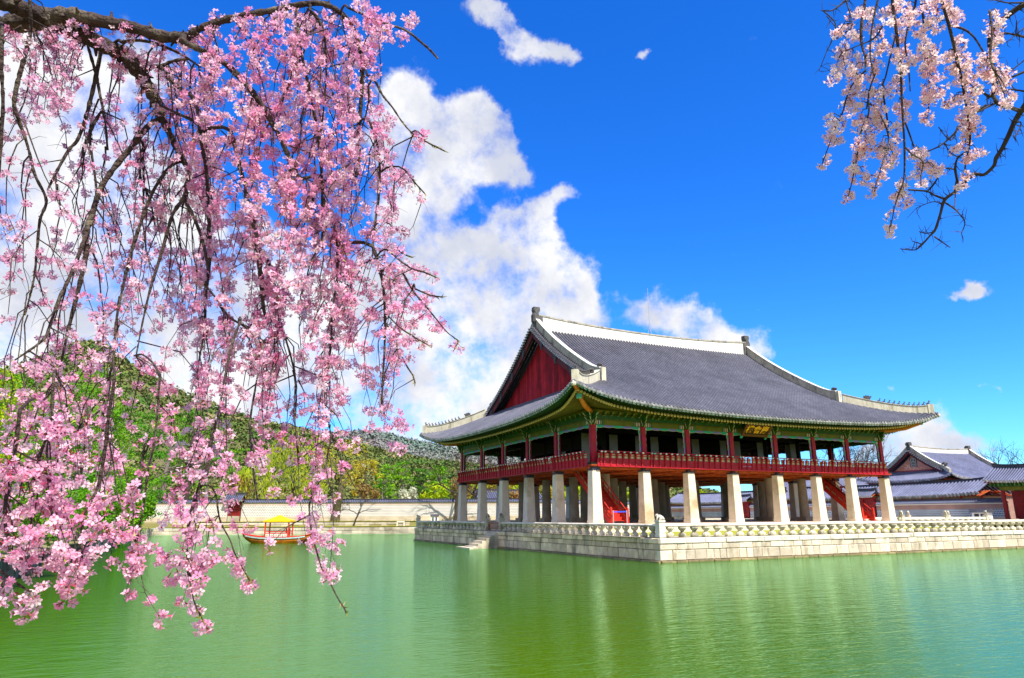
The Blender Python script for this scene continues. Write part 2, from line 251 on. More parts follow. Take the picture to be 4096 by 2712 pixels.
# ---------------------------------------------------------------- mesh building
ORG = {}
class MB:
    def __init__(s): s.V = []; s.F = []; s.A = []; s.U = []; s.n = 0
    def add(s, v, f, rnd=0.0, uvw=None):
        v = np.asarray(v, float).reshape(-1, 3); 
        if len(v) == 0: return
        f = [tuple(int(i)+s.n for i in q) for q in f]
        s.V.append(v); s.F += f
        if np.ndim(rnd) == 0: s.A += [rnd]*len(f)
        else: s.A += list(rnd)
        s.U.append(np.zeros((len(v), 3)) if uvw is None else np.asarray(uvw, float)); s.n += len(v)
    def box(s, lo, hi, rnd=0.0, R=None, c=None):
        (x0, y0, z0), (x1, y1, z1) = lo, hi
        v = np.array([(x0,y0,z0),(x1,y0,z0),(x1,y1,z0),(x0,y1,z0),(x0,y0,z1),(x1,y0,z1),(x1,y1,z1),(x0,y1,z1)], float)
        if R is not None: v = v @ R.T
        if c is not None: v = v + np.asarray(c)
        s.add(v, [(0,3,2,1),(4,5,6,7),(0,1,5,4),(1,2,6,5),(2,3,7,6),(3,0,4,7)], rnd)
    def bar(s, a, b, w, h, rnd=0.0, up=(0,0,1)):
        a = np.asarray(a, float); b = np.asarray(b, float); d = b-a; L = np.linalg.norm(d)
        if L < 1e-6: return
        d = d/L; sd = np.cross(d, up); ns = np.linalg.norm(sd)
        sd = np.array([1., 0, 0]) if ns < 1e-6 else sd/ns
        u = np.cross(sd, d); q = [(-w/2,-h/2),(w/2,-h/2),(w/2,h/2),(-w/2,h/2)]
        v = [p+sd*i+u*j for p in (a, b) for i, j in q]
        s.add(v, [(0,3,2,1),(4,5,6,7),(0,1,5,4),(1,2,6,5),(2,3,7,6),(3,0,4,7)], rnd)
    def tube(s, P, rad, n=6, rnd=0.0, cap=True):
        P = np.asarray(P, float); K = len(P); rad = np.full(K, rad) if np.ndim(rad) == 0 else np.asarray(rad, float)
        T = np.gradient(P, axis=0); T /= np.linalg.norm(T, axis=1)[:, None]+1e-9
        ref = np.array([0, 0, 1.]) if abs(T[:, 2]).mean() < .8 else np.array([1., 0, 0])
        A = np.cross(T, ref); A /= np.linalg.norm(A, axis=1)[:, None]+1e-9; B = np.cross(T, A)
        th = np.arange(n)*2*np.pi/n
        V = P[:, None, :]+rad[:, None, None]*(np.cos(th)[None, :, None]*A[:, None, :]+np.sin(th)[None, :, None]*B[:, None, :])
        F = [(i*n+j, i*n+(j+1) % n, (i+1)*n+(j+1) % n, (i+1)*n+j) for i in range(K-1) for j in range(n)]
        if cap: F += [tuple(range(n))[::-1], tuple((K-1)*n+j for j in range(n))]
        s.add(V.reshape(-1, 3), F, rnd)
    def lathe(s, prof, c, n=12, rnd=0.0, rot=0.0):
        c = np.asarray(c, float); V = []; K = len(prof)
        for r, z in prof:
            for j in range(n):
                a = rot+j*2*math.pi/n; V.append((c[0]+r*math.cos(a), c[1]+r*math.sin(a), c[2]+z))
        F = [(i*n+j, i*n+(j+1) % n, (i+1)*n+(j+1) % n, (i+1)*n+j) for i in range(K-1) for j in range(n)]
        F += [tuple(range(n))[::-1], tuple((K-1)*n+j for j in range(n))]
        s.add(V, F, rnd)
    def prism(s, poly, O, ex, ey, en, t, rnd=0.0):
        """polygon (2D) in the plane (ex, ey) at O, thickness t along en"""
        O, ex, ey, en = [np.asarray(q, float) for q in (O, ex, ey, en)]; n = len(poly)
        a = [O+ex*p[0]+ey*p[1] for p in poly]; v = a+[q+en*t for q in a]
        s.add(v, [tuple(range(n))[::-1], tuple(range(n, 2*n))]+[(i, (i+1) % n, n+(i+1) % n, n+i) for i in range(n)], rnd)
    def build(s, name, mat, parent=None, org=None, smooth=False):
        if s.n == 0: return None
        V = np.concatenate(s.V); me = bpy.data.meshes.new(name)
        o3 = np.array(ORG.get(parent.name, (0, 0, 0)) if parent else (org if org is not None else (0, 0, 0)), float)
        V = V-o3
        lens = np.fromiter((len(f) for f in s.F), int, len(s.F)); tot = int(lens.sum())
        me.vertices.add(len(V)); me.loops.add(tot); me.polygons.add(len(s.F))
        me.vertices.foreach_set('co', V.ravel()); me.loops.foreach_set('vertex_index', np.fromiter((i for f in s.F for i in f), int, tot))
        st = np.zeros(len(lens), int); st[1:] = np.cumsum(lens)[:-1]; me.polygons.foreach_set('loop_start', st)
        me.polygons.foreach_set('use_smooth', np.full(len(lens), smooth))
        at = me.attributes.new('rnd', 'FLOAT', 'FACE'); at.data.foreach_set('value', np.asarray(s.A, float))
        U = np.concatenate(s.U)
        if np.any(U): a2 = me.attributes.new('uvw', 'FLOAT_VECTOR', 'POINT'); a2.data.foreach_set('vector', U.ravel())
        me.update(calc_edges=True); me.materials.append(MT[mat] if isinstance(mat, str) else mat)
        o = bpy.data.objects.new(name, me); COL.objects.link(o)
        if parent: o.parent = parent; ORG[o.name] = tuple(o3)
        else: o.location = tuple(o3); ORG[o.name] = tuple(o3)
        return o
def thing(name, label, cat, loc, group=None):
    o = bpy.data.objects.new(name, None); COL.objects.link(o); o.location = tuple(loc); o.empty_display_size = .3
    o['label'] = label; o['category'] = cat
    if group: o['group'] = group
    ORG[o.name] = tuple(loc); return o
def tag(o, label, cat, group=None, kind=None):
    o['label'] = label; o['category'] = cat
    if group: o['group'] = group
    if kind: o['kind'] = kind
    return o
def struct(o): o['kind'] = 'structure'; return o
def lerp(a, b, t): return a+(b-a)*t
X, Y, Z = np.eye(3)

# ---------------------------------------------------------------- setting: water, ground, hills
def place(o, loc, rz=0.0):
    o.location = tuple(loc); o.rotation_euler = (0, 0, rz); return o
POND = [(-33.4, 80.2), (22.1, 58.1), (58, 74), (58, -43), (-37, -43)]      # clockwise from the north-west corner
def offs(poly, d):
    out = []; n = len(poly)
    for i in range(n):
        p0, p1, p2 = np.array(poly[i-1]), np.array(poly[i]), np.array(poly[(i+1) % n])
        a = (p1-p0)/np.linalg.norm(p1-p0); b = (p2-p1)/np.linalg.norm(p2-p1)
        na, nb = np.array([-a[1], a[0]]), np.array([-b[1], b[0]])
        q = (na+nb); q = q/np.linalg.norm(q); out.append(p1+q*d/max(.35, q @ na))
    return out
mb = MB(); rings = []
for d, z, zs in ((.3, -1.06, -.96), (2.6, -.98, -.95), (2.75, -.30, -.94), (5.8, -.10, -.93), (60, -.08, -.5), (2600, -.3, -.3)):
    if d < 100: pp = offs(POND, d)
    else: 
        c = np.mean(POND, axis=0); pp = [c+(np.array(q)-c)/np.linalg.norm(np.array(q)-c)*d for q in POND]
    rings.append([(q[0], q[1], zs if i in (3, 4) else z) for i, q in enumerate(pp)])
v = [p for r in rings for p in r]; n = len(POND)
mb.add(v, [(k*n+i, k*n+(i+1) % n, (k+1)*n+(i+1) % n, (k+1)*n+i) for k in range(len(rings)-1) for i in range(n)])
g = struct(mb.build('ground', 'ground'))
mb = MB(); mb.add([(-38, -44, -2.1), (59, -44, -2.1), (59, 82, -2.1), (-38, 82, -2.1)], [(0, 1, 2, 3)])
wm = bpy.data.materials.new('pond_water'); wm.use_nodes = True; t = wm.node_tree; n_ = t.nodes; l_ = t.links; b = n_['Principled BSDF']
b.inputs['Base Color'].default_value = (.03, .16, .004, 1); b.inputs['Roughness'].default_value = .05; b.inputs['IOR'].default_value = 1.30
b.inputs['Specular Tint'].default_value = (.66, 1, .84, 1)
tcn = n_.new('ShaderNodeTexCoord')
nzc = n_.new('ShaderNodeTexNoise'); nzc.inputs['Scale'].default_value = .05; l_.new(tcn.outputs['Object'], nzc.inputs['Vector'])
mxc = n_.new('ShaderNodeMix'); mxc.data_type = 'RGBA'; l_.new(nzc.outputs['Fac'], mxc.inputs[0]); mxc.inputs['A'].default_value = (.026, .140, .0005, 1); mxc.inputs['B'].default_value = (.092, .145, .0001, 1); pass
mpw = n_.new('ShaderNodeMapping'); mpw.inputs['Rotation'].default_value = (0, 0, R_(25)); mpw.inputs['Scale'].default_value = (.75, 2.3, 1); l_.new(tcn.outputs['Object'], mpw.inputs[0])
h = None
for sc_, st_ in ((1.1, .55), (3.0, .34), (9.0, .12), (.3, .30)):
    q = n_.new('ShaderNodeTexNoise'); q.inputs['Scale'].default_value = sc_; q.inputs['Detail'].default_value = 3; q.inputs['Roughness'].default_value = .55; q.inputs['Distortion'].default_value = .6
    l_.new(mpw.outputs[0], q.inputs['Vector']); mu = n_.new('ShaderNodeMath'); mu.operation = 'MULTIPLY_ADD'; l_.new(q.outputs['Fac'], mu.inputs[0]); mu.inputs[1].default_value = st_
    if h is None: mu.inputs[2].default_value = 0
    else: l_.new(h, mu.inputs[2])
    h = mu.outputs[0]
bp = n_.new('ShaderNodeBump'); bp.inputs['Strength'].default_value = 1.0; bp.inputs['Distance'].default_value = .036; l_.new(h, bp.inputs['Height'])
df = n_.new('ShaderNodeBsdfDiffuse'); l_.new(mxc.outputs['Result'], df.inputs['Color']); l_.new(bp.outputs[0], df.inputs['Normal'])
gl_ = n_.new('ShaderNodeBsdfGlossy'); gl_.inputs['Color'].default_value = (.56, .95, .72, 1); gl_.inputs['Roughness'].default_value = .05; l_.new(bp.outputs[0], gl_.inputs['Normal'])
fr_ = n_.new('ShaderNodeFresnel'); fr_.inputs['IOR'].default_value = 1.42; l_.new(bp.outputs[0], fr_.inputs['Normal'])
msw = n_.new('ShaderNodeMixShader'); l_.new(fr_.outputs[0], msw.inputs[0]); l_.new(df.outputs[0], msw.inputs[1]); l_.new(gl_.outputs[0], msw.inputs[2]); l_.new(msw.outputs[0], n_['Material Output'].inputs[0]); n_.remove(b)
water = struct(mb.build('water', wm))

# stone walls of coursed blocks between two points, face on the right of p0->p1 seen from above when out=+1
def block_wall(mb, p0, p1, z0, courses, out, thick=.5, wmin=.5, wmax=1.3, jig=.025, gap=.032):
    p0 = np.array([p0[0], p0[1], 0.]); p1 = np.array([p1[0], p1[1], 0.]); d = p1-p0; L = np.linalg.norm(d); d /= L
    nn = np.array([d[1], -d[0], 0.])*out
    z = z0
    for (h, prot, wa, wb) in courses:
        s = 0.0
        while s < L-.01:
            wd = random.uniform(wa, wb); e = min(L, s+wd)
            if L-e < wa*.5: e = L
            j = random.uniform(-jig, jig); f = prot+j; bv = min(.03, h*.12)
            O = p0+d*s+Z*z; w_ = e-s-gap; hh = h-gap
            # front face slightly pillowed
            q = lambda a, b_, c_: O+d*a+Z*b_+nn*c_
            v = [q(0,0,f-bv), q(w_,0,f-bv), q(w_,hh,f-bv), q(0,hh,f-bv), q(bv,bv,f), q(w_-bv,bv,f), q(w_-bv,hh-bv,f), q(bv,hh-bv,f), q(0,0,-thick), q(w_,0,-thick), q(w_,hh,-thick), q(0,hh,-thick)]
            F = [(4,5,6,7),(0,1,5,4),(1,2,6,5),(2,3,7,6),(3,0,4,7),(8,9,1,0),(9,10,2,1),(10,11,3,2),(11,8,0,3)]
            if out < 0: F = [t[::-1] for t in F]
            mb.add(v, F, random.random()); s = e
        z += h
    mb.add([p0+Z*(z0-.6)-nn*.04, p1+Z*(z0-.6)-nn*.04, p1+Z*(z-.02)-nn*.04, p0+Z*(z-.02)-nn*.04], [(0,1,2,3)], 0)

# terrace island of the pavilion
TA, TB, TC, TD = (-3.72, -13.06), (-4.55, 32.77), (42.0, 32.77), (42.0, -12.45)
mb = MB(); mb.add([(TA[0]+.2,TA[1]+.2,-.66),(TD[0]-.2,TD[1]+.2,-.66),(TC[0]-.2,TC[1]-.2,-.66),(TB[0]+.2,TB[1]-.2,-.66)], [(0,1,2,3)])
struct(mb.build('terrace_lawn', 'grass'))
mb = MB()
for lo, hi in (((-3.0,-12.4,-.655),(41.5,-11.2,-.652)),): mb.add([(lo[0],lo[1],-.652),(hi[0],lo[1]+.5,-.652),(hi[0],hi[1]+.5,-.652),(lo[0],hi[1],-.652)],[(0,1,2,3)])
mb.add([(-4.0,-11.2,-.651),(-1.7,-11.2,-.651),(-1.7,32.4,-.651),(-4.3,32.4,-.651)],[(0,1,2,3)])
struct(mb.build('gravel_path', 'sand'))
CS = [(.16, .16, .8, 1.7), (.60, .02, .45, 1.15), (.36, .0, .7, 1.5), (.345, .05, 1.3, 2.1)]
def terrace_wall(p0, p1, out, mat, label):
    t = thing('retaining_wall', label, 'retaining wall', (p0[0], p0[1], -2.1))
    mb = MB(); block_wall(mb, p0, p1, -2.12, CS[:1], out); mb.build('footing', 'wet_stone', t)
    mb = MB(); block_wall(mb, p0, p1, -1.96, CS[1:3], out); mb.build('masonry', mat, t)
    mb = MB(); block_wall(mb, p0, p1, -1.0, CS[3:], out); mb.build('coping', 'rail_stone' if mat == 'stone_lit' else mat, t)
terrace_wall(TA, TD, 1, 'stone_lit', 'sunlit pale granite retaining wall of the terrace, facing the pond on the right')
terrace_wall(TB, TA, 1, 'stone_shade', 'weathered grey granite retaining wall of the terrace, shaded side with the water steps')
mb = MB(); block_wall(mb, TC, TB, -2.12, CS, 1, wmin=1); tag(mb.build('retaining_wall', 'stone_shade', org=(TC[0],TC[1],-2.1)), 'far side retaining wall of the terrace behind the pavilion', 'retaining wall')
mb = MB(); block_wall(mb, TD, TC, -2.12, CS, 1, wmin=1); tag(mb.build('retaining_wall', 'stone_lit', org=(TD[0],TD[1],-2.1)), 'east side retaining wall of the terrace under the bridge', 'retaining wall')

# pond banks
BO = np.array([5.4, 64.8]); BT = np.array([-.929, .370]); BN = np.array([.370, .929])
def bk(s, off): return BO+BT*s+BN*off
CB = [(.12, .08, 1, 2), (.47, 0, .8, 1.8), (.46, .04, .8, 2.0)]
mb = MB(); block_wall(mb, bk(41.8, 0), bk(-18, 0), -2.12, CB, 1); tag(mb.build('bank_wall', 'bank_stone', org=(*bk(0,0), -2.1)), 'low sunlit stone wall edging the far bank at the water line', 'bank wall')
mb = MB(); block_wall(mb, bk(40, 2.6), bk(1, 2.6), -1.0, [(.37,0,.8,2.0),(.36,.03,.9,2.4)], 1); block_wall(mb, bk(-1.2, 2.6), bk(-18, 2.6), -1.0, [(.37,0,.8,2.0),(.36,.03,.9,2.4)], 1)
tag(mb.build('terrace_wall', 'bank_stone', org=(*bk(0,2.6), -1)), 'upper tier stone wall of the far bank below the lawn', 'bank wall')
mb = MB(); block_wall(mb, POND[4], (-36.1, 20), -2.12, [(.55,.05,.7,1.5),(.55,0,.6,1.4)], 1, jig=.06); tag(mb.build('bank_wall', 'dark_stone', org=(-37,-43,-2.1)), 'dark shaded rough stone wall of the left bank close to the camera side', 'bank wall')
mb = MB(); block_wall(mb, (-36.1, 20), POND[0], -2.12, [(.55,.05,.9,1.8),(.52,0,.9,1.8)], 1, jig=.05); tag(mb.build('bank_wall', 'bank_stone', org=(-36,20,-2.1)), 'stone wall of the left bank under the overhanging pines', 'bank wall')
mb = MB(); block_wall(mb, POND[2], POND[1], -2.12, CB, -1); block_wall(mb, POND[3], POND[2], -2.12, CB, -1); tag(mb.build('bank_wall', 'bank_stone', org=(58,-43,-2.1)), 'stone bank of the pond behind and right of the terrace', 'bank wall')
mb = MB(); block_wall(mb, POND[4], POND[3], -2.12, CB, -1); tag(mb.build('bank_wall', 'bank_stone', org=(-37,-43,-2.1)), 'stone bank below the camera', 'bank wall')
# lawn strips on the bank
mb = MB()
for (s0, s1, a, b_, z) in ((41, -18, .35, 2.55, -.965), (39, -18, 2.8, 6.0, -.16)):
    mb.add([(*bk(s0,a),z+.012),(*bk(s1,a),z+.012),(*bk(s1,b_),z+.03),(*bk(s0,b_),z+.03)], [(0,1,2,3)])
struct(mb.build('bank_lawn', 'grass'))
mb = MB(); mb.add([(59,-2,-.06),(69.8,-2,-.06),(69.8,60,-.06),(59,60,-.06)],[(0,1,2,3)]); mb.add([(15,61.5,-.06),(59,75.5,-.06),(66,82,-.06),(22,64,-.06)],[(0,1,2,3)])
struct(mb.build('courtyard', 'sand'))

# hills
def sm(t): t = np.clip(t, 0, 1); return t*t*(3-2*t)
def fbm(x, y, sc, seed):
    r = np.zeros_like(x); a = 1.0; rs = np.random.RandomState(seed)
    for o in range(5):
        for k in range(3):
            th = rs.rand()*6.28; ph = rs.rand()*6.28; r += a*np.sin((x*math.cos(th)+y*math.sin(th))/sc*(1+.3*k)+ph+1.7*np.sin((x*math.sin(th)-y*math.cos(th))/sc*.8+ph*2))
        a *= .5; sc *= .47
    return r/3
HSURF = []
def hill(sil, D, near, seed, mat, rough=6.0, nt=260, nr=46):
    xs = np.array([p[0] for p in sil], float); ys = np.array([p[1] for p in sil], float)
    px = np.linspace(xs[0], xs[-1], nt); az = YAW+np.arctan((px-2048)/FPX*1.0)
    py = np.interp(px, xs, ys); ke = np.ones(7)/7; py = np.convolve(np.pad(py, 3, 'edge'), ke, 'valid')
    H = (2063-py)/FPX*D*np.cos(az-YAW)/np.cos(az-YAW)  # height at depth D
    tt = np.linspace(0, 1.35, nr); V = np.zeros((nt, nr, 3))
    rr = near+(D-near)*tt
    for j, t_ in enumerate(tt):
        r = rr[j]/np.cos(az-YAW); xx = CP[0]+r*np.sin(az); yy = CP[1]+r*np.cos(az)
        prof = sm(t_/1.0)**.8 if t_ <= 1 else 1-.6*sm((t_-1)/.35)
        edge = np.minimum(1, np.minimum(np.arange(nt), nt-1-np.arange(nt))/12.)
        z = H*prof*edge+rough*fbm(xx, yy, D*.09, seed)*prof*(.25 if abs(t_-1) < .05 else .6)
        V[:, j] = np.stack([xx, yy, z-.4], -1)
    mb = MB(); idx = lambda i, j: i*nr+j
    mb.add(V.reshape(-1, 3), [(idx(i,j), idx(i+1,j), idx(i+1,j+1), idx(i,j+1)) for i in range(nt-1) for j in range(nr-1)])
    HSURF.append((V, nt, nr)); return struct(mb.build('hill', mat, smooth=True))
MT['hill1'] = M('wooded_slope', (.07,.11,.02), (.15,.13,.05), .02, .95, stain=(.36,.30,.22), stscale=.028, fine=.1)
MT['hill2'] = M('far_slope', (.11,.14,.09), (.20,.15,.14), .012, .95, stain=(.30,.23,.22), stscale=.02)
S1 = [(-900,1640),(-300,1560),(0,1525),(120,1480),(230,1440),(350,1424),(425,1466),(505,1518),(600,1568),(680,1612),(760,1640),(900,1690),(1010,1735),(1200,1800),(1400,1860),(1700,1960),(1900,2040)]
S2 = [(500,1900),(700,1800),(900,1735),(1000,1722),(1100,1728),(1200,1748),(1300,1770),(1418,1800),(1560,1840),(1700,1870),(1900,1895),(2100,1905),(2300,1925),(2600,1960),(2900,2010),(3100,2050)]
S3 = [(900,1850),(1100,1800),(1300,1768),(1425,1758),(1480,1755),(1560,1772),(1620,1790),(1730,1806),(1800,1818),(1900,1840),(2100,1860),(2300,1885),(2500,1925),(2700,1960),(3000,2030)]
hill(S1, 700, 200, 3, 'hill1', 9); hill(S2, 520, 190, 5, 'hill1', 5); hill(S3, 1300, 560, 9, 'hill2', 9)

# ---------------------------------------------------------------- foliage
def leaves(mb, C, Rr, n, size, flat=1.0, shell=.55, droop=0.0):
    """n small quads scattered over ellipsoid clumps: C centres (k,3), Rr radii (k,3)"""
    C = np.asarray(C, float); Rr = np.asarray(Rr, float); k = len(C)
    vol = (Rr[:, 0]*Rr[:, 1]*Rr[:, 2])**.667; pick = RS.choice(k, n, p=vol/vol.sum())
    d = RS.normal(size=(n, 3)); d /= np.linalg.norm(d, axis=1)[:, None]
    r = shell+(1-shell)*RS.rand(n)**.6; r *= 1+.12*RS.normal(size=n)
    P = C[pick]+d*r[:, None]*Rr[pick]
    a = RS.normal(size=(n, 3)); a /= np.linalg.norm(a, axis=1)[:, None]
    nn = d*.6+RS.normal(size=(n, 3))*.5+np.array([0, 0, .35]); nn /= np.linalg.norm(nn, axis=1)[:, None]
    a = np.cross(nn, a); a /= np.linalg.norm(a, axis=1)[:, None]+1e-9; b = np.cross(nn, a)
    if droop: a = a*np.array([.4, .4, 1]); a[:, 2] -= droop; a /= np.linalg.norm(a, axis=1)[:, None]; b = np.cross(nn, a); b /= np.linalg.norm(b, axis=1)[:, None]+1e-9
    s = size*(.6+.8*RS.rand(n))[:, None]; sb = s*flat
    V = np.stack([P-a*s, P-b*sb*.6, P+a*s, P+b*sb*.6], 1).reshape(-1, 3)
    F = (np.arange(n)*4)[:, None]+np.array([0, 1, 2, 3]); clump = RS.rand(k)
    mb.add(V, F.tolist(), list(np.clip(.6*clump[pick]+.4*RS.rand(n), 0, 1)))
def noisy_path(a, b, k, amp):
    a = np.asarray(a, float); b = np.asarray(b, float); t = np.linspace(0, 1, k)[:, None]; L = np.linalg.norm(b-a)
    return a+(b-a)*t+RS.normal(size=(k, 3))*amp*L*np.sin(t*np.pi)
def grow(mb, p, d, L, r, lev, spread=.6, up=.15, nch=3, minr=.004, sides=5, tips=None):
    d = d/np.linalg.norm(d); k = 4 if lev > 1 else 3
    e = p+d*L; P = noisy_path(p, e, k+1, .045); r2 = r*.62
    mb.tube(P, np.linspace(r, r2, k+1), n=sides if lev > 1 else 3, cap=False)
    if lev <= 0 or r2 < minr:
        if tips is not None: tips.append(e)
        return
    for c in range(nch):
        t_ = .45+.55*(c+1)/nch if c < nch-1 else 1.0
        q = P[-1] if t_ >= 1 else p+(e-p)*t_
        a = RS.normal(size=3); a -= a @ d*d; a /= np.linalg.norm(a)+1e-9
        nd = d*(1-spread*.6)+a*spread*(.6+.7*RS.rand())+Z*up
        grow(mb, q, nd, L*(.62+.25*RS.rand()), r2*(.75+.2*RS.rand()), lev-1, spread, up, nch, minr, sides, tips)
PINEG = 'evergreens and budding trees beyond the palace wall'
def tree(kind, px, depth, top, hw, bot, label, group=None, base=-.1, xy=None, dens=1.0, bark=None, lean=0.0, rbase=None):
    g = gp(px, depth) if xy is None else np.array(xy); mpp = depth/FPX
    zt = hz(top, depth); zb = hz(bot, depth); W_ = hw*mpp; cz = (zt+zb)/2; hh = max(.5, (zt-zb)/2)
    nm = {'pine':'pine_tree','willow':'willow_tree','bare':'bare_tree','bud':'budding_tree','fresh':'leafy_tree','shrub':'shrub','rust':'shrub','white':'flowering_shrub','fir':'pine_tree'}[kind]
    rt = thing(nm, label, nm.replace('_', ' '), (g[0], g[1], base), group); p0 = np.array([g[0], g[1], base-.3])
    bk_ = bark or {'pine':'bark_grey','fir':'bark_dark','willow':'bark_green','bud':'bark_green','bare':'bark_dark'}.get(kind, 'bark_grey')
    tr = MB(); H = zt-base; r0 = rbase or max(.12, H*.022)
    sz = max(.115*depth/60, .10)
    if kind in ('pine', 'fir', 'fresh', 'bud', 'willow'):
        tops = p0+np.array([lean*W_, 0, H*.85]); P = noisy_path(p0, tops, 7, .02); rad = np.linspace(r0*1.3, r0*.3, 7); tr.tube(P, rad, 8)
        C = []; Rr = []
        nc = int({'pine':34,'fir':34,'fresh':26,'bud':24,'willow':20}[kind]*dens)
        br = MB()
        for i in range(nc):
            th = RS.rand()*6.28; u = RS.rand()**.8
            if kind in ('pine', 'fir'):
                zz = lerp(zb, zt, RS.rand()**.9); t_ = (zz-zb)/(zt-zb+1e-6); wr = W_*(1.0-.62*t_**1.6)*(.25+.75*u)
                c = np.array([g[0]+lean*W_*t_+math.cos(th)*wr, g[1]+math.sin(th)*wr, zz]); rr = W_*(.20+.16*RS.rand())
                C.append(c); Rr.append((rr*1.25, rr*1.25, rr*.42))
            else:
                zz = cz+hh*(2*RS.rand()-1)*.85; ww = W_*math.sqrt(max(.05, 1-((zz-cz)/hh)**2))*(.3+.6*u)
                c = np.array([g[0]+math.cos(th)*ww, g[1]+math.sin(th)*ww, zz]); rr = W_*(.2+.15*RS.rand())
                C.append(c); Rr.append((rr, rr, rr*(.8 if kind != 'willow' else 1.5)))
            if i % 2 == 0:
                tb = P[min(6, max(1, int((c[2]-p0[2])/(H*.85)*6)))] if c[2] < tops[2] else P[5]
                br.tube(noisy_path(tb-Z*H*.06, c, 4, .06), np.linspace(r0*.3, r0*.08, 4), 5, cap=False)
        area = W_*(zt-zb); n = int(min(12000, max(900, dens*{'pine':4.2,'fir':4.2,'fresh':3.4,'bud':1.6,'willow':3.0}[kind]*area/(sz*sz)*.35)))
        lf = MB(); mt = {'pine':'pine','fir':'pine_dark','fresh':'fresh','bud':'bud','willow':'willow'}[kind]
        leaves(lf, C, Rr, n, sz*(1.0 if kind != 'willow' else 1.5), flat=.8 if kind != 'willow' else .3, shell=.2, droop=1.2 if kind == 'willow' else 0)
        tr.build('trunk', bk_, rt); br.build('branches', bk_, rt); lf.build('foliage', mt, rt)
    elif kind == 'bare':
        d = np.array([lean, 0, 1.]); tips = []; k = .36*H
        P = noisy_path(p0, p0+np.array([lean*k, 0, k]), 5, .02); tr.tube(P, np.linspace(r0*1.2, r0*.8, 5), 8); br = MB()
        for c in range(4): 
            a = RS.normal(size=3); a[2] = abs(a[2])*.6+.9; a[0] += lean; grow(br, P[-1]-Z*.3*c*.5, a, H*.29, r0*.55, 4, .62, .16, 3, .012*depth/100, tips=tips)
        tr.build('trunk', bk_, rt); br.build('branches', bk_, rt)
    else:
        C = []; Rr = []; br = MB()
        for i in range(9):
            c = np.array([g[0]+RS.uniform(-1, 1)*W_*.7, g[1]+RS.uniform(-1, 1)*W_*.5, lerp(zb, zt, .35+.55*RS.rand())]); C.append(c); Rr.append((W_*.35, W_*.35, (zt-zb)*.32))
            br.tube(noisy_path(p0, c, 4, .05), np.linspace(.06, .02, 4), 4, cap=False)
        lf = MB(); leaves(lf, C, Rr, int(900*dens), sz*.9, shell=.2); br.build('stems', 'bark_grey', rt); lf.build('foliage', {'shrub':'pine','rust':'rust','white':'whitebl'}[kind], rt)
    return rt

# ---------------------------------------------------------------- curved tiled roofs
def tile_row(mb, P, ac, sp, r, row, K=5):
    """one row of cover tiles along P (eave first) with the pan strip beside it; ac = unit vector across"""
    P = np.asarray(P, float); k = len(P)
    if k < 2: return
    T = np.gradient(P, axis=0); T /= np.linalg.norm(T, axis=1)[:, None]+1e-9
    up = np.cross(ac, T); up *= np.sign(up[:, 2:3]+1e-9)
    ln = np.concatenate([[0], np.cumsum(np.linalg.norm(np.diff(P, axis=0), axis=1))])
    th = np.linspace(0, np.pi, K)
    V = P[:, None, :]+ac*(np.cos(th)*r)[None, :, None]+up[:, None, :]*(np.sin(th)*r*1.3+.01)[None, :, None]
    U = np.zeros((k, K, 3)); U[..., 0] = row; U[..., 1] = ln[:, None]; U[..., 2] = 1
    q = [(i*K+j, i*K+j+1, (i+1)*K+j+1, (i+1)*K+j) for i in range(k-1) for j in range(K-1)]
    mb.add(V.reshape(-1, 3), q, 0, U.reshape(-1, 3))
    V = P[:, None, :]+ac*np.array([-sp/2, 0, sp/2])[None, :, None]+up[:, None, :]*np.array([0, 0.0, 0])[None, :, None]
    V = V-Z*.01; U = np.zeros((k, 3, 3)); U[..., 0] = row; U[..., 1] = ln[:, None]
    mb.add(V.reshape(-1, 3), [(i*3+j, i*3+j+1, (i+1)*3+j+1, (i+1)*3+j) for i in range(k-1) for j in range(2)], 0, U.reshape(-1, 3))
def eave_end(me, P0, P1, ac, sp, r):
    P0 = np.asarray(P0, float); T = P0-np.asarray(P1, float); T /= np.linalg.norm(T); up = np.cross(ac, T); up *= np.sign(up[2]+1e-9)
    Fd = T*.9+np.array([0, 0, -.25]); Fd /= np.linalg.norm(Fd)
    c = P0+T*.02+up*r*.35; th = np.arange(8)*np.pi/4; rd = random.random()
    me.add([c+ac*math.cos(a)*r*1.15+up*math.sin(a)*r*1.15 for a in th], [tuple(range(8))], rd)
    c = P0+ac*sp/2-up*.13+T*.07
    a_ = [c+ac*math.cos(a)*sp*.40+up*math.sin(a)*sp*.40 for a in th]
    me.add(a_+[q-T*.05 for q in a_], [tuple(range(8)), tuple(range(8, 16))[::-1]]+[(i, (i+1)%8, 8+(i+1)%8, 8+i) for i in range(8)], random.random())
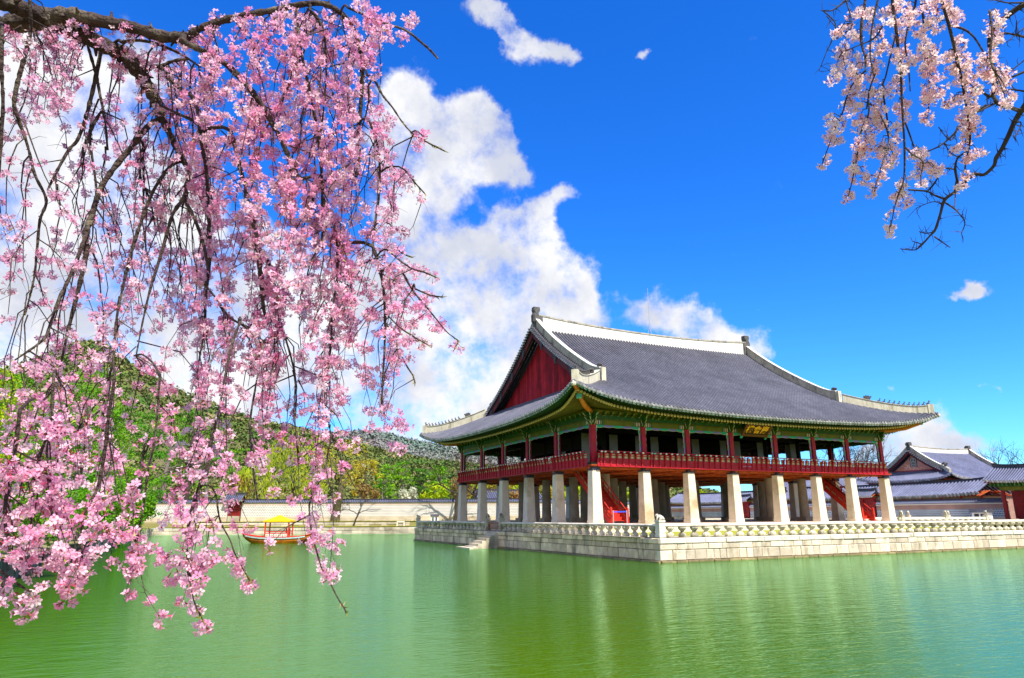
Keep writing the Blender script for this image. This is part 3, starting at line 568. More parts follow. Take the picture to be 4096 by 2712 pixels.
class Roof:
    def __init__(s, cx, cy, a, b, z0, Hp, lift, inset, verge, ext=.4, rl=.3, rot=0):
        s.cx, s.cy, s.a, s.b, s.z0, s.lift, s.inset, s.verge, s.ext, s.rl = cx, cy, a, b, z0, lift, inset, verge, ext, rl
        s.Hx = np.array([p[0] for p in Hp], float); s.Hy = np.array([p[1] for p in Hp], float); s.co = np.polyfit(s.Hx, s.Hy, min(3, len(Hp)-1)); s.c0 = np.polyval(s.co, 0)
    def H(s, d): return np.polyval(s.co, d)-s.c0
    def g(s, wn): wn = np.abs(wn); return .38*wn**2+.62*wn**6
    def z(s, d, wn):
        k = np.clip(1-d/8.5, 0, 1)**1.4
        return s.z0+s.H(d)+s.lift*s.g(wn)*k+s.rl*np.abs(wn)**2*(np.clip(d, 0, None)/s.b)**2
    def ext_(s, wn): return s.ext*abs(wn)**4
    def P(s, side, w_, d):
        """side 0 front(-y) 1 back 2 left(-x) 3 right; w_ along eave (local), d inward from the mid eave line (may be negative)"""
        hl = (s.a if side < 2 else s.b)+s.ext; wn = w_/hl; z = s.z(d, wn)
        if side == 0: return np.array([s.cx+w_, s.cy-s.b+d, z])
        if side == 1: return np.array([s.cx+w_, s.cy+s.b-d, z])
        if side == 2: return np.array([s.cx-s.a+d, s.cy+w_, z])
        return np.array([s.cx+s.a-d, s.cy+w_, z])
    def tiles(s, parent, mat='tile', sp=.34, r=.085, nseg=26, ends=True, name='roof_tiles', sides=(0,1,2,3), endmat='tile_end'):
        mb = MB(); me = MB(); row = 0; vg = s.a-s.verge
        for side in sides:
            hl = (s.a if side < 2 else s.b)+s.ext; n = int(2*hl/sp); ac = X if side < 2 else Y
            for i in range(n+1):
                w_ = -hl+sp*.5+i*sp
                if abs(w_) > hl-.1: continue
                row += 1; wn = w_/hl; d0 = -s.ext_(wn)
                if side < 2: d1 = s.b if abs(w_) < vg else s.a-abs(w_)
                else: d1 = min(s.inset, s.b-abs(w_))
                if d1-d0 < .15: continue
                k = max(3, int(nseg*(d1-d0)/s.b)); ds = np.linspace(d0, d1, k)
                P = np.array([s.P(side, w_, d) for d in ds]); tile_row(mb, P, ac, sp, r, row)
                if ends: eave_end(me, P[0], P[1], ac, sp, r)
        mb.build(name, mat, parent, smooth=False)
        if ends: me.build('eave_tiles', endmat, parent)
def ridge_wall(mb, mc, P, w_, h, cap=.07, dz=-.12):
    """plastered ridge following the base points P; tall thin wall plus a projecting cap course"""
    P = np.asarray(P, float); T = np.gradient(P, axis=0); T[:, 2] = 0; T /= np.linalg.norm(T, axis=1)[:, None]; S = np.cross(T, Z); k = len(P)
    h = np.full(k, h) if np.ndim(h) == 0 else np.asarray(h)
    def seg(mb_, w2, z0, z1):
        V = np.stack([P-S*w2/2+Z*z0[:, None], P+S*w2/2+Z*z0[:, None], P+S*w2/2+Z*z1[:, None], P-S*w2/2+Z*z1[:, None]], 1).reshape(-1, 3)
        F = [(i*4+j, i*4+(j+1)%4, (i+1)*4+(j+1)%4, (i+1)*4+j) for i in range(k-1) for j in range(4)]+[(3,2,1,0), tuple((k-1)*4+j for j in range(4))]
        mb_.add(V, F, 0)
    seg(mb, w_, np.full(k, dz), h-.001); seg(mc, w_+.12, h, h+cap)
def beast(mb, p, d, s, rnd=.5):
    """small crouching roof figure facing direction d"""
    p = np.asarray(p, float); d = np.asarray(d, float); sd = np.cross(d, Z)
    mb.tube([p-d*.13*s, p-d*.09*s+Z*.10*s, p+d*.01*s+Z*.20*s, p+d*.06*s+Z*.31*s], [.05*s,.085*s,.07*s,.045*s], 6, rnd)
    mb.tube([p+d*.03*s+Z*.33*s, p+d*.10*s+Z*.35*s, p+d*.18*s+Z*.31*s], [.05*s,.062*s,.03*s], 6, rnd)
    for q in (-.045, .045): mb.tube([p+d*.05*s+sd*q*s+Z*.2*s, p+d*.10*s+sd*q*s+Z*.0], [.03*s,.024*s], 5, rnd); mb.tube([p+d*.05*s+sd*q*s+Z*.36*s, p+d*.03*s+sd*q*s*1.2+Z*.44*s], [.02*s,.006*s], 4, rnd)
    mb.tube([p-d*.13*s+Z*.05*s, p-d*.2*s+Z*.12*s, p-d*.17*s+Z*.22*s], [.03*s,.025*s,.012*s], 5, rnd)
def dragon_head(mb, p, d, s, rnd=.5):
    p = np.asarray(p, float); d = np.asarray(d, float); sd = np.cross(d, Z)
    poly = [(-.5,0),(.35,0),(.5,.12),(.38,.2),(.62,.34),(.55,.5),(.3,.46),(.22,.62),(.02,.56),(-.12,.72),(-.26,.56),(-.46,.6),(-.42,.36),(-.58,.28)]
    mb.prism([(a*s, b*s) for a, b in poly], p-sd*.13*s, d, Z, sd, .26*s, rnd)
    mb.prism([(a*s*.7, b*s*.75+.06*s) for a, b in poly], p-sd*.2*s, d, Z, sd, .4*s, rnd)

# ---------------------------------------------------------------- the pavilion
LX = np.array([0, 4.9158, 9.5765, 14.5339, 19.8661, 24.8235, 29.4842, 34.4]); LY = np.array([0, 5.9779, 11.6861, 17.3943, 23.1025, 29.0803])
LE, WE = LX[-1], LY[-1]; CXm, CYm = LE/2, WE/2
pav = thing('pavilion', 'two storey palace pavilion with grey tiled roof and red railings raised on stone pillars', 'pavilion', (0, 0, 0))
# plinth
mb = MB()
mb.box((-1.5,-1.5,-.65),(LE+1.5,WE+1.5,-.21)); mb.box((-1.0,-1.0,-.21),(LE+1.0,WE+1.0,-.0))
pl = mb.build('plinth', 'pillar', pav)
def pillar(x, y, inner):
    mb = MB()
    if inner:
        mb.box((x-.62,y-.62,-.01),(x+.62,y+.62,.42)); mb.lathe([(.53,.42),(.50,.6),(.42,4.32)], (x,y,0), 18)
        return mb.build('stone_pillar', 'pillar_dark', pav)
    a, b_, h = .475, .355, 4.22
    v = [(x-a-.015,y-a-.015,-.01),(x+a+.015,y-a-.015,-.01),(x+a+.015,y+a+.015,-.01),(x-a-.015,y+a+.015,-.01)]
    c = .03
    def ring(w_, z): return [(x-w_+c,y-w_,z),(x+w_-c,y-w_,z),(x+w_,y-w_+c,z),(x+w_,y+w_-c,z),(x+w_-c,y+w_,z),(x-w_+c,y+w_,z),(x-w_,y+w_-c,z),(x-w_,y-w_+c,z)]
    V = ring(a+.02,-.01)+ring(a+.012,.30)+ring(a-.012,.32)+ring(b_,h)
    F = [(k*8+j,k*8+(j+1)%8,(k+1)*8+(j+1)%8,(k+1)*8+j) for k in range(3) for j in range(8)]+[tuple(24+j for j in range(8))]
    mb.add(V, F, 0); o = mb.build('stone_pillar', 'pillar', pav)
    mc = MB(); w2 = b_+.03; mc.box((x-w2,y-w2,h-.02),(x+w2,y+w2,h+.26))
    for ax, s_ in ((0,-1),(0,1),(1,-1),(1,1)):
        n5 = 5
        for i in range(n5):
            q = -w2+(i+.5)*2*w2/n5; c3 = [x, y, h-.02]; c3[ax] += s_*(w2-.012); c3[1-ax] += q
            e1 = np.zeros(3); e1[1-ax] = 1; nn = np.zeros(3); nn[ax] = s_
            mc.prism([(-w2/n5*.95,.01),(0,-.075),(w2/n5*.95,.01)], c3, e1, Z, nn, .014)
    mc.build('iron_band', 'iron', o); return o
for i, x in enumerate(LX):
    for j, y in enumerate(LY): pillar(x, y, 0 < i < 7 and 0 < j < 5)
# upper wooden posts
for i, x in enumerate(LX):
    for j, y in enumerate(LY):
        inner = 0 < i < 7 and 0 < j < 5; mb = MB(); w2 = .215
        if inner: mb.lathe([(.24,4.6),(.22,8.7)], (x,y,0), 10)
        else: mb.box((x-w2,y-w2,4.46),(x+w2,y+w2,7.9))
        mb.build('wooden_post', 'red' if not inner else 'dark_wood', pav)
# floor, underside and ceiling
FO = .55
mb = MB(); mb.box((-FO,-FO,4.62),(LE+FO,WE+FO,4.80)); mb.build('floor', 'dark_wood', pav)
mb = MB(); mb.box((-FO,-FO,4.52),(LE+FO,WE+FO,4.615), .4)
for k in range(int(WE/.42)+1): y = -FO+.1+k*.42; mb.box((-FO+.05,y,4.44+.004*(k%2)),(LE+FO-.05,y+.19,4.52), (k*7%10)/10)
for x in LX[1:-1]: mb.box((x-.15,-FO+.05,4.30),(x+.15,WE+FO-.05,4.45),.8)
for y in LY: mb.box((-FO+.05,y-.13,4.31),(LE+FO-.05,y+.13,4.443),.9)
mb.build('floor_underside', 'orange', pav)
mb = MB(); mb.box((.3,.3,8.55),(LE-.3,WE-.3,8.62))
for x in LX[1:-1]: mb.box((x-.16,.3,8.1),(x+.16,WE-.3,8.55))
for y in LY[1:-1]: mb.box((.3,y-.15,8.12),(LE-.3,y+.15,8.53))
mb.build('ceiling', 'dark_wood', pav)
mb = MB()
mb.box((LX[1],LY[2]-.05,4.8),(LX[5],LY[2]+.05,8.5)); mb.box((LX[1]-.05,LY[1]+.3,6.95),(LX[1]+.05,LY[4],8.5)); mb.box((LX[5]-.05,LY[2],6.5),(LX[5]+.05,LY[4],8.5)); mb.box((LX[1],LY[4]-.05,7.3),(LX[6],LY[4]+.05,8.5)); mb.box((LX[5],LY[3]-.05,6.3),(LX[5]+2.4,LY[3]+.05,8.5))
mb.build('darkening_screen', 'dark_wood', pav)  # dark panels added to blacken the inside of the upper storey
def pdoor(x0, x1, y, ax=0):
    mb = MB()
    if ax == 0: mb.box((x0,y-.03,4.95),(x1,y+.03,7.92)); hb = ((x0-.03,y-.035,7.92),(x1+.03,y+.035,8.0))
    else: mb.box((y-.03,x0,4.95),(y+.03,x1,7.92)); hb = ((y-.035,x0-.03,7.92),(y+.035,x1+.03,8.0))
    o = mb.build('paper_door', 'door', pav); mh = MB(); mh.box(*hb); mh.lathe([(.05,0),(.05,.02)], ((x0+.15) if ax==0 else y-.04, y-.04 if ax==0 else x0+.15, 6.6), 8); mh.build('door_frame', 'black', o)
for i in range(1, 6):
    if i < 5: pdoor(LX[i]+.62, LX[i]+1.52, 6.0)
    pdoor(LX[i+1]-1.12, LX[i+1]-.34, 6.0)
pdoor(2.55, 3.35, 6.0); pdoor(LX[5]+3.5, LX[5]+4.25, 6.6)
for j in (1, 2): pdoor(LY[j]+1.4, LY[j]+2.2, LX[1], 1)

# railing bays
def railing_bay(p0, p1, n):
    """p0,p1 between two posts; n outward unit vector"""
    p0 = np.array([*p0, 0.]); p1 = np.array([*p1, 0.]); d = p1-p0; L = np.linalg.norm(d); d /= L; n = np.array([*n, 0.])
    q = lambda s, o, z: p0+d*s+n*o+Z*z
    mb = MB(); k = max(6, round(L/.60))
    mb.bar(q(0,.58,4.66), q(L,.58,4.66), .05, .36); mb.bar(q(0,.585,4.98), q(L,.585,4.98), .045, .26)
    mb.bar(q(0,.62,4.495), q(L,.62,4.495), .10, .07)
    mb.bar(q(0,.575,5.125), q(L,.575,5.125), .06, .05); mb.bar(q(0,.575,5.375), q(L,.575,5.375), .06, .05); mb.bar(q(0,.60,5.53), q(L,.60,5.53), .06, .06)
    o = mb.build('railing', 'red', pav)
    mh = MB(); mh.tube([q(0,.80,5.68), q(L,.80,5.68)], .045, 8); mh.build('handrail', 'red', o)
    mp = MB(); mo = MB(); mf = MB(); mk = MB()
    for i in range(k):
        s0 = (i+.5)/k*L if False else i*L/k
        s = s0+L/k/2
        a, b_ = s0+.09, s0+L/k-.09
        mp.bar(q(a,.565,5.25), q(b_,.565,5.25), .03, .20); mf.bar(q(a+.12,.584,5.25), q(b_-.12,.584,5.25), .01, .12)
        mk.bar(q(a,.57,5.45), q(b_,.57,5.45), .025, .10)
        c = q(s,.585,5.45); w2 = (b_-a)*.42
        mf.prism([(-w2,0),(-w2*.4,.035),(w2*.4,.035),(w2,0),(w2*.4,-.035),(-w2*.4,-.035)], c, d, Z, n, .006)
    br = MB()
    for i in range(k):
        s = i*L/k
        if i == 0: s = .28
        prof = [(.56,4.50),(.66,4.50),(.70,4.62),(.665,4.70),(.71,4.80),(.68,4.9),(.73,5.0),(.69,5.1),(.72,5.25),(.80,5.45),(.845,5.6),(.72,5.6),(.64,5.42),(.61,5.2),(.60,5.0),(.58,4.8)]
        br.prism(prof, q(s-.05,0,0), n, Z, d, .10)
        mo.prism([(-.12,0),(-.07,.035),(0,.07),(.07,.035),(.12,0),(.05,-.06),(-.05,-.06)], q(s,.845,5.63), d, Z, n, .03, random.random()*.9)
    br.build('railing_bracket', 'red', o); mp.build('painted_panel', 'cream_green', o); mf.build('painted_flower', 'pinkpaint', o); mk.build('pierced_board', 'cream_green', o); mo.build('lotus_knob', 'knob', o)
MT['cream_green'] = M('panel_paint', (.30,.33,.14), (.20,.28,.12), 9, .6); MT['knob'] = M('lotus_knob_paint', (.75,.75,.65), None, 5, .6, rc=(.03,.45,.3))
def bays():
    for i in range(7): yield (LX[i],0),(LX[i+1],0),(0,-1); 
    for i in range(7): yield (LX[i+1],WE),(LX[i],WE),(0,1)
    for j in range(5): yield (0,LY[j+1]),(0,LY[j]),(-1,0)
    for j in range(5): yield (LE,LY[j]),(LE,LY[j+1]),(1,0)
for p0, p1, n in bays():
    railing_bay(p0, p1, n)
    p0 = np.array([*p0,0.]); p1 = np.array([*p1,0.]); d = p1-p0; L = np.linalg.norm(d); d /= L; n = np.array([*n,0.])
    q = lambda s, o, z: p0+d*s+n*o+Z*z
    # beam with painted ends
    mb = MB(); mb.bar(q(.0,0,8.07), q(L,0,8.07), .30, .38); bo = mb.build('beam', 'olive', pav)
    me = MB(); cols = {'violet':MB(),'pinkpaint':MB(),'cream':MB(),'green_pat':MB()}
    for e, sg in ((0,1),(L,-1)):
        cols['green_pat'].bar(q(e+sg*.22,.0,8.07), q(e+sg*.95,0,8.07), .316, .36); x_ = .3
        for nm, wd in (('pinkpaint',.10),('cream',.03),('green_pat',.08),('violet',.07),('cream',.04),('pinkpaint',.05),('green_pat',.12),('cream',.02)):
            if nm != 'green_pat': cols[nm].bar(q(e+sg*x_,0,8.07), q(e+sg*(x_+wd),0,8.07), .326, .31)
            x_ += wd
    for nm, m_ in cols.items(): m_.build('beam_end_painting', nm, bo)
    mb = MB(); mb.bar(q(0,0,8.30), q(L,0,8.30), .36, .07); mb.build('upper_plate', 'soffit', bo)
    mb = MB(); mb.bar(q(0,.06,8.50), q(L,.06,8.50), .2, .33)
    nS = 6
    for i in range(nS):
        c = q((i+.5)*L/nS,.165,8.45); th = np.linspace(0, 5.5, 10); P = [c+d*(.19-.026*k)*math.cos(a)+Z*(.11-.015*k)*math.sin(a) for k, a in enumerate(th)]
        mb.tube(P, .018, 4, .8)
    mb.build('scroll_band', 'green_pat', pav)
    mb = MB(); mb.bar(q(0,.02,8.80), q(L,.02,8.80), .16, .26); mb.build('upper_panel', 'soffit', pav)
    mb = MB(); mb.tube([q(0,.05,9.06), q(L,.05,9.06)], .17, 10); mb.build('round_purlin', 'olive', pav)
    mb = MB(); mc = MB()
    seen = n[1] < -.5 or n[0] < -.5
    for i in range(7):
        s = (i+.5)*L/7; m_ = MB() if seen else mb; c_ = MB() if seen else mc
        m_.prism([(0,8.62),(.16,8.60),(.30,8.72),(.22,8.78),(.34,8.90),(.2,8.98),(0,8.98)], q(s-.06,.1,0), n, Z, d, .12, random.random())
        c_.tube([q(s-.075,.2,8.63), q(s-.05,.36,8.70), q(s+.05,.33,8.80), q(s+.075,.44,8.9)], .017, 4)
        if seen: fb = m_.build('flower_bracket', 'green', pav); c_.build('bracket_outline', 'cream', fb)
    if not seen: fb = mb.build('flower_brackets', 'green', pav); fb['kind'] = 'stuff'; mc.build('bracket_outlines', 'cream', fb)
    # frieze under the beam and down the posts
    segs = 26; zt = 7.88
    V = []; 
    m1, m2_, m3_ = MB(), MB(), MB()
    s0, s1 = .215, L-.215; xs_ = np.linspace(s0, s1, segs+1); low = []
    for s in xs_:
        u = (s-s0)/(s1-s0); b0 = .14+.05*abs(math.sin(u*math.pi*5))+.10*(abs(2*u-1)**6); low.append(zt-b0)
    for i in range(segs):
        u = (i+.5)/segs; tgt = m2_ if (int(u*5) % 2) else m1
        for o_ in (.0,): tgt.add([q(xs_[i],.0,zt), q(xs_[i+1],0,zt), q(xs_[i+1],0,low[i+1]), q(xs_[i],0,low[i]), q(xs_[i],.05,zt), q(xs_[i+1],.05,zt), q(xs_[i+1],.05,low[i+1]), q(xs_[i],.05,low[i])], [(0,1,2,3),(7,6,5,4),(3,2,6,7),(0,4,5,1)], 0)
    m3_.tube([q(s,.03,z_) for s, z_ in zip(xs_, low)], .02, 4)
    for e, sg in ((s0,1),(s1,-1)):
        kk = 14; zz = np.linspace(7.66, 5.74, kk); wd = [.09+.075*abs(math.sin(i*.9))*(1-.5*i/kk)+.05*(i < 2) for i in range(kk)]
        for i in range(kk-1):
            tgt = m2_ if (i//3) % 2 else m1
            tgt.add([q(e,0,zz[i]), q(e+sg*wd[i],0,zz[i]), q(e+sg*wd[i+1],0,zz[i+1]), q(e,0,zz[i+1]), q(e,.05,zz[i]), q(e+sg*wd[i],.05,zz[i]), q(e+sg*wd[i+1],.05,zz[i+1]), q(e,.05,zz[i+1])], [(0,1,2,3),(7,6,5,4),(1,5,6,2)], 0)
        m3_.tube([q(e+sg*w_, .03, z_) for w_, z_ in zip(wd, zz)], .018, 4)
        m3_.box((-.09,-.03,-.09),(.09,.03,.09), 0, np.stack([d,n,Z],1), q(e+sg*.10,.04,7.72))
    fo = m1.build('frieze', 'teal', pav); m2_.build('frieze_scroll', 'violet', fo); m3_.build('frieze_outline', 'cream', fo)
# bracket clusters over each outer post
for i, x in enumerate(LX):
    for j, y in enumerate(LY):
        if 0 < i < 7 and 0 < j < 5: continue
        dirs = []
        if j == 0: dirs.append((0,-1))
        if j == 5: dirs.append((0,1))
        if i == 0: dirs.append((-1,0))
        if i == 7: dirs.append((1,0))
        if len(dirs) == 2: dirs.append((np.array(dirs[0])+np.array(dirs[1]))/math.sqrt(2))
        mb = MB(); mc = MB()
        mb.box((x-.24,y-.24,7.9),(x+.24,y+.24,8.95), .2)
        for dv in dirs:
            dv = np.array([dv[0], dv[1], 0.]); sd = np.cross(dv, Z); c = np.array([x, y, 0.])
            for kx, zz in enumerate((8.0, 8.33, 8.64)):
                l_ = .55+.16*kx; poly = [(.1,zz-.12),(.35,zz-.14),(l_*.8,zz-.05),(l_,zz+.13),(l_*.86,zz+.10),(l_*.9,zz+.22),(.5,zz+.17),(.1,zz+.19)]
                mb.prism(poly, c-sd*.07, dv, Z, sd, .14, random.random())
                mc.tube([c+dv*.3+Z*(zz-.15), c+dv*l_*.8+Z*(zz-.06), c+dv*(l_+.01)+Z*(zz+.13)], .02, 4)
            for sgn in (-1, 1): mc.tube([c+dv*.27+sd*sgn*.24+Z*8.5, c+dv*.3+sd*sgn*.2+Z*8.2, c+dv*.3+sd*sgn*.1+Z*7.98], .02, 4)
        bo = mb.build('bracket_cluster', 'green', pav); mc.build('bracket_outline', 'cream', bo)

# roof
RF = Roof(CXm, CYm, CXm+3.75, CYm+3.75, 8.86, [(0,0),(6.2,3.35),(11.3,6.05),(15.7,9.0),(18.3,10.95)], 1.85, 7.05, 5.65, ext=.42, rl=.3)
RF.tiles(pav, sp=.38, r=.105)
def eaves(side):
    hl = (RF.a if side < 2 else RF.b)+RF.ext; hc = (RF.a if side < 2 else RF.b)-3.75
    n = int(2*hl/.335); mb = MB(); m2_ = MB(); me = MB(); m4 = MB(); m5 = MB(); so = MB(); rows = []
    for i in range(n+1):
        w_ = -hl+.16+i*(2*hl-.32)/n; wn = w_/hl; d0 = -RF.ext_(wn); wi = max(-hc+.25, min(hc-.25, w_))
        E0 = RF.P(side, w_, d0); I0 = RF.P(side, wi, 3.75+.35); lz = E0[2]-RF.z0
        I0[2] = 9.30+lz*.10; A = E0.copy()
        # direction towards the inside
        D = I0-E0; Dh = D.copy(); Dh[2] = 0; Dl = np.linalg.norm(Dh); Dh /= Dl
        F0 = E0+Dh*.10-Z*.20; F1 = E0+Dh*1.35-Z*.02
        R0 = E0+Dh*1.08-Z*.44; R1 = I0.copy()
        mb.bar(F0, F1, .11, .13, .5); me.bar(F0-Dh*.012, F0-Dh*.002, .10, .12, random.random())
        m2_.tube([R0, R1], [.085,.09], 7, .5)
        u = np.cross(Dh, Z); th = np.arange(10)*2*np.pi/10
        v = [R0-Dh*.006+u*math.cos(a)*.125*(1 if k % 2 else .78)+Z*math.sin(a)*.125*(1 if k % 2 else .78) for k, a in enumerate(th)]
        m4.add(v+[q+Dh*.03 for q in v], [tuple(range(10)), tuple(range(10,20))]+[(k,(k+1)%10,10+(k+1)%10,10+k) for k in range(10)], 0)
        v = [R0-Dh*.012+u*math.cos(a)*.03+Z*math.sin(a)*.03 for a in th]; m5.add(v, [tuple(range(10))], 0)
        rows.append([E0+Dh*.02-Z*.10, F1+Z*.10-Z*.03, R0+Z*.13+Dh*.2, R1+Z*.12])
    V = [p for r in rows for p in r]; F = [(i*4+j,(i+1)*4+j,(i+1)*4+j+1,i*4+j+1) for i in range(len(rows)-1) for j in range(3)]
    so.add(V, F, .5); eb = MB(); eb2 = MB()
    for i in range(len(rows)-1):
        eb.bar(rows[i][0]-Z*.03, rows[i+1][0]-Z*.03, .06, .07); eb2.bar(lerp(rows[i][1],rows[i][2],.75)+Z*-.03, lerp(rows[i+1][1],rows[i+1][2],.75)+Z*-.03, .10, .13)
    o = so.build('soffit', 'soffit', pav); mb.build('fly_rafters', 'fly', o); me.build('fly_rafter_ends', 'fly_end', o); m2_.build('round_rafters', 'soffit', o); m4.build('rafter_flowers', 'flower_end', o); m5.build('flower_centres', 'flower_eye', o); eb.build('eave_board', 'eave_paint', o); eb2.build('inner_eave_board', 'eave_paint', o)
for s_ in range(4): eaves(s_)
# corner beams
for sgx, sgy, cx_, cy_ in ((-1,-1,0,0),(1,-1,LE,0),(-1,1,0,WE),(1,1,LE,WE)):
    dv = np.array([sgx, sgy, 0.])/math.sqrt(2); c = np.array([cx_, cy_, 0.]); mb = MB()
    mb.tube([c+dv*.2+Z*8.95, c+dv*1.4+Z*8.98, c+dv*2.6+Z*9.12, c+dv*4.1+Z*9.62], [.17,.2,.2,.17], 8); mb.bar(c+dv*3.2+Z*9.72, c+dv*5.55+Z*10.28, .26, .26)
    o = mb.build('corner_beam', 'orange_beam', pav); mc = MB(); mc.bar(c+dv*4.02+Z*9.60, c+dv*4.16+Z*9.64, .42, .42); mc.build('beam_end_painting', 'fly_end', o)
    mh = MB(); mh.lathe([(.08,-.16),(.17,-.12),(.2,0),(.15,.16),(.05,.24)], c+dv*5.72+Z*10.28, 8); mh.build('dragon_head', 'plaster_hip', o)
# gables, verges, barge ridges
def slope_z(y): # height of the main slope at world y on the gable line
    d = CYm+3.75-abs(y-CYm); return RF.z(d, (RF.a-RF.verge)/(RF.a+RF.ext))
for sg in (-1, 1):
    xg = CXm+sg*(RF.a-7.0); xv = CXm+sg*(RF.a-RF.verge); dx = sg*X; zb_ = float(RF.z(7.0, 0))-.15
    ys = np.arange(-11.4, 11.41, .245); mb = MB(); mw = MB()
    yy = np.linspace(-12.2, 12.2, 41); zz = [max(zb_, slope_z(CYm+y)-.75) for y in yy]
    V = [(xg, CYm+y, zb_-.4) for y in yy]+[(xg, CYm+y, z_) for y, z_ in zip(yy, zz)]
    mw.add(V, [(i, i+1, 42+i, 41+i) for i in range(40)], .4); gw = mw.build('gable_wall', 'barge', pav)
    for k, y in enumerate(ys):
        zt = slope_z(CYm+y)-.72
        if zt-zb_ < .2: continue
        mb.box((min(xg, xg+sg*.09), CYm+y-.055, zb_-.3), (max(xg, xg+sg*.09), CYm+y+.055, zt), random.random())
    mb.build('gable_battens', 'red_gable', gw)
    # flashing strip
    mb = MB(); mb.box((min(xg, xg+sg*.35), CYm-11.2, zb_-.25), (max(xg, xg+sg*.35), CYm+11.2, zb_+.05)); mb.build('gable_sill', 'plaster', pav)
    for q_ in (-1, 1):
        ya = np.linspace(.05, 12.35, 26); P = np.array([[xv-sg*.55, CYm+q_*y, slope_z(CYm+q_*y)] for y in ya]); P2 = P.copy(); P2[:, 0] = xv-sg*.1
        # barge board below the verge
        bb = MB(); k = len(ya)
        V = []
        for p in P2:
            for (dx_, dz) in ((0,-.12),(0,-.95),(-.12*sg,-.95),(-.12*sg,-.12)): V.append(p+X*dx_+Z*dz)
        bb.add(V, [(i*4+j,i*4+(j+1)%4,(i+1)*4+(j+1)%4,(i+1)*4+j) for i in range(k-1) for j in range(4)]+[(0,1,2,3),(k*4-1,k*4-2,k*4-3,k*4-4)], 0)
        bo = bb.build('barge_board', 'barge', pav); un = MB(); T = np.gradient(P2, axis=0); T /= np.linalg.norm(T, axis=1)[:, None]
        ln = np.concatenate([[0], np.cumsum(np.linalg.norm(np.diff(P2, axis=0), axis=1))]); nv = int(ln[-1]/.36)
        vt = MB(); ve = MB()
        for i in range(nv):
            s = (i+.5)*ln[-1]/nv; p = np.array([np.interp(s, ln, P2[:, c]) for c in range(3)]); tt = np.array([np.interp(s, ln, T[:, c]) for c in range(3)])
            up_ = np.cross(X, tt); up_ *= np.sign(up_[2]); a = p-sg*X*.45+up_*.17; b_ = p+sg*X*.34+up_*.04
            vt.tube([a, b_], .085, 7, 0, True); pass
            u8 = np.arange(8)*np.pi/4; s_d = tt/np.linalg.norm(tt)
            ve.add([b_+sg*X*.012+s_d*math.cos(g_)*.10+up_*math.sin(g_)*.10 for g_ in u8], [tuple(range(8))], random.random())
            ve.add([b_-sg*X*.02+s_d*(.18+math.cos(g_)*.13)+up_*(-.10+math.sin(g_)*.085) for g_ in u8], [tuple(range(8))], random.random())
            un.bar(p-sg*X*.5-up_*.16+s_d*.1, p+sg*X*.22-up_*.16+s_d*.1, .14, .07)
        vt.build('verge_tiles', 'tile_dark', pav); ve.build('verge_tile_ends', 'tile_end', pav); un.build('verge_rafters', 'tile_dark', bo)
        for s in (.18, .42, .66, .88):
            p = np.array([np.interp(s*ln[-1], ln, P2[:, c]) for c in range(3)])+sg*X*.03; mk = MB()
            mk.prism([(-.22,-.2),(.22,-.35),(.26,-.7),(.12,-.95),(.2,-1.2),(.05,-1.25),(-.1,-.98),(-.2,-.8),(-.24,-.5)], p, Y*q_, Z, X*sg, .06); mk.build('barge_ornament', 'tile_dark', bo)
        # barge ridge
        m1, m2_ = MB(), MB(); ph = np.linspace(1.18, .82, len(ya)); ph[-4:] += np.array([.02,.07,.16,.3]) 
        PR = P.copy(); PR[:, 0] = xv-sg*.62
        ridge_wall(m1, m2_, PR, .34, ph, .09); o = m1.build('barge_ridge', 'plaster_old', pav); m2_.build('ridge_cap', 'plaster', o)
        mk = MB(); e = PR[-1]; mk.box((e[0]-.22, min(e[1], e[1]+q_*.35), e[2]-.35), (e[0]+.22, max(e[1], e[1]+q_*.35), e[2]+1.12)); mk.build('ridge_end_block', 'plaster_hip', o)
        mk = MB(); dragon_head(mk, e+Z*1.22-Y*q_*.3, Y*q_, .6); mk.build('dragon_head', 'ridge_orn', pav)
        # hip ridge
        cx_, cy_ = CXm+sg*(RF.a), CYm+q_*(RF.b); m1, m2_ = MB(), MB(); HP = []
        for s in np.linspace(5.75, .18, 18):
            x_ = cx_-sg*s; y_ = cy_-q_*s; z_ = max(float(RF.z(s, (abs(x_-CXm))/(RF.a+RF.ext))), float(RF.z(s, abs(y_-CYm)/(RF.b+RF.ext)))); HP.append((x_, y_, z_+.05))
        hh = np.linspace(.85, .62, 18); hh[-3:] += np.array([.03,.08,.14]); ridge_wall(m1, m2_, HP, .34, hh, .05); o = m1.build('hip_ridge', 'plaster_hip', pav); m2_.build('ridge_cap', 'plaster_hip', o)
        HP = np.array(HP); dd = HP[-1]-HP[0]; dd[2] = 0; dd /= np.linalg.norm(dd)
        mk = MB(); e = HP[-1]; mk.box((-.16,-.24,-.3),(.34,.24,.84), 0, np.stack([dd, np.cross(Z, dd), Z], 1), e); mk.build('ridge_end_block', 'plaster_hip', o)
        mk = MB(); dragon_head(mk, HP[5]+Z*(hh[5]+.04), dd, .72); mk.build('dragon_head', 'ridge_orn', pav)
        for i in range(11):
            t_ = (7.4+i*.95)/17*1.0; t_ = min(1, t_); f_ = t_*17; i0 = min(16, int(f_)); p = lerp(HP[i0], HP[i0+1], f_-i0); h_ = lerp(hh[i0], hh[i0+1], f_-i0)
            mk = MB(); beast(mk, p+Z*(h_+.05), dd, .95 if i < 10 else 1.1); mk.build('roof_figure', 'ridge_orn', pav)
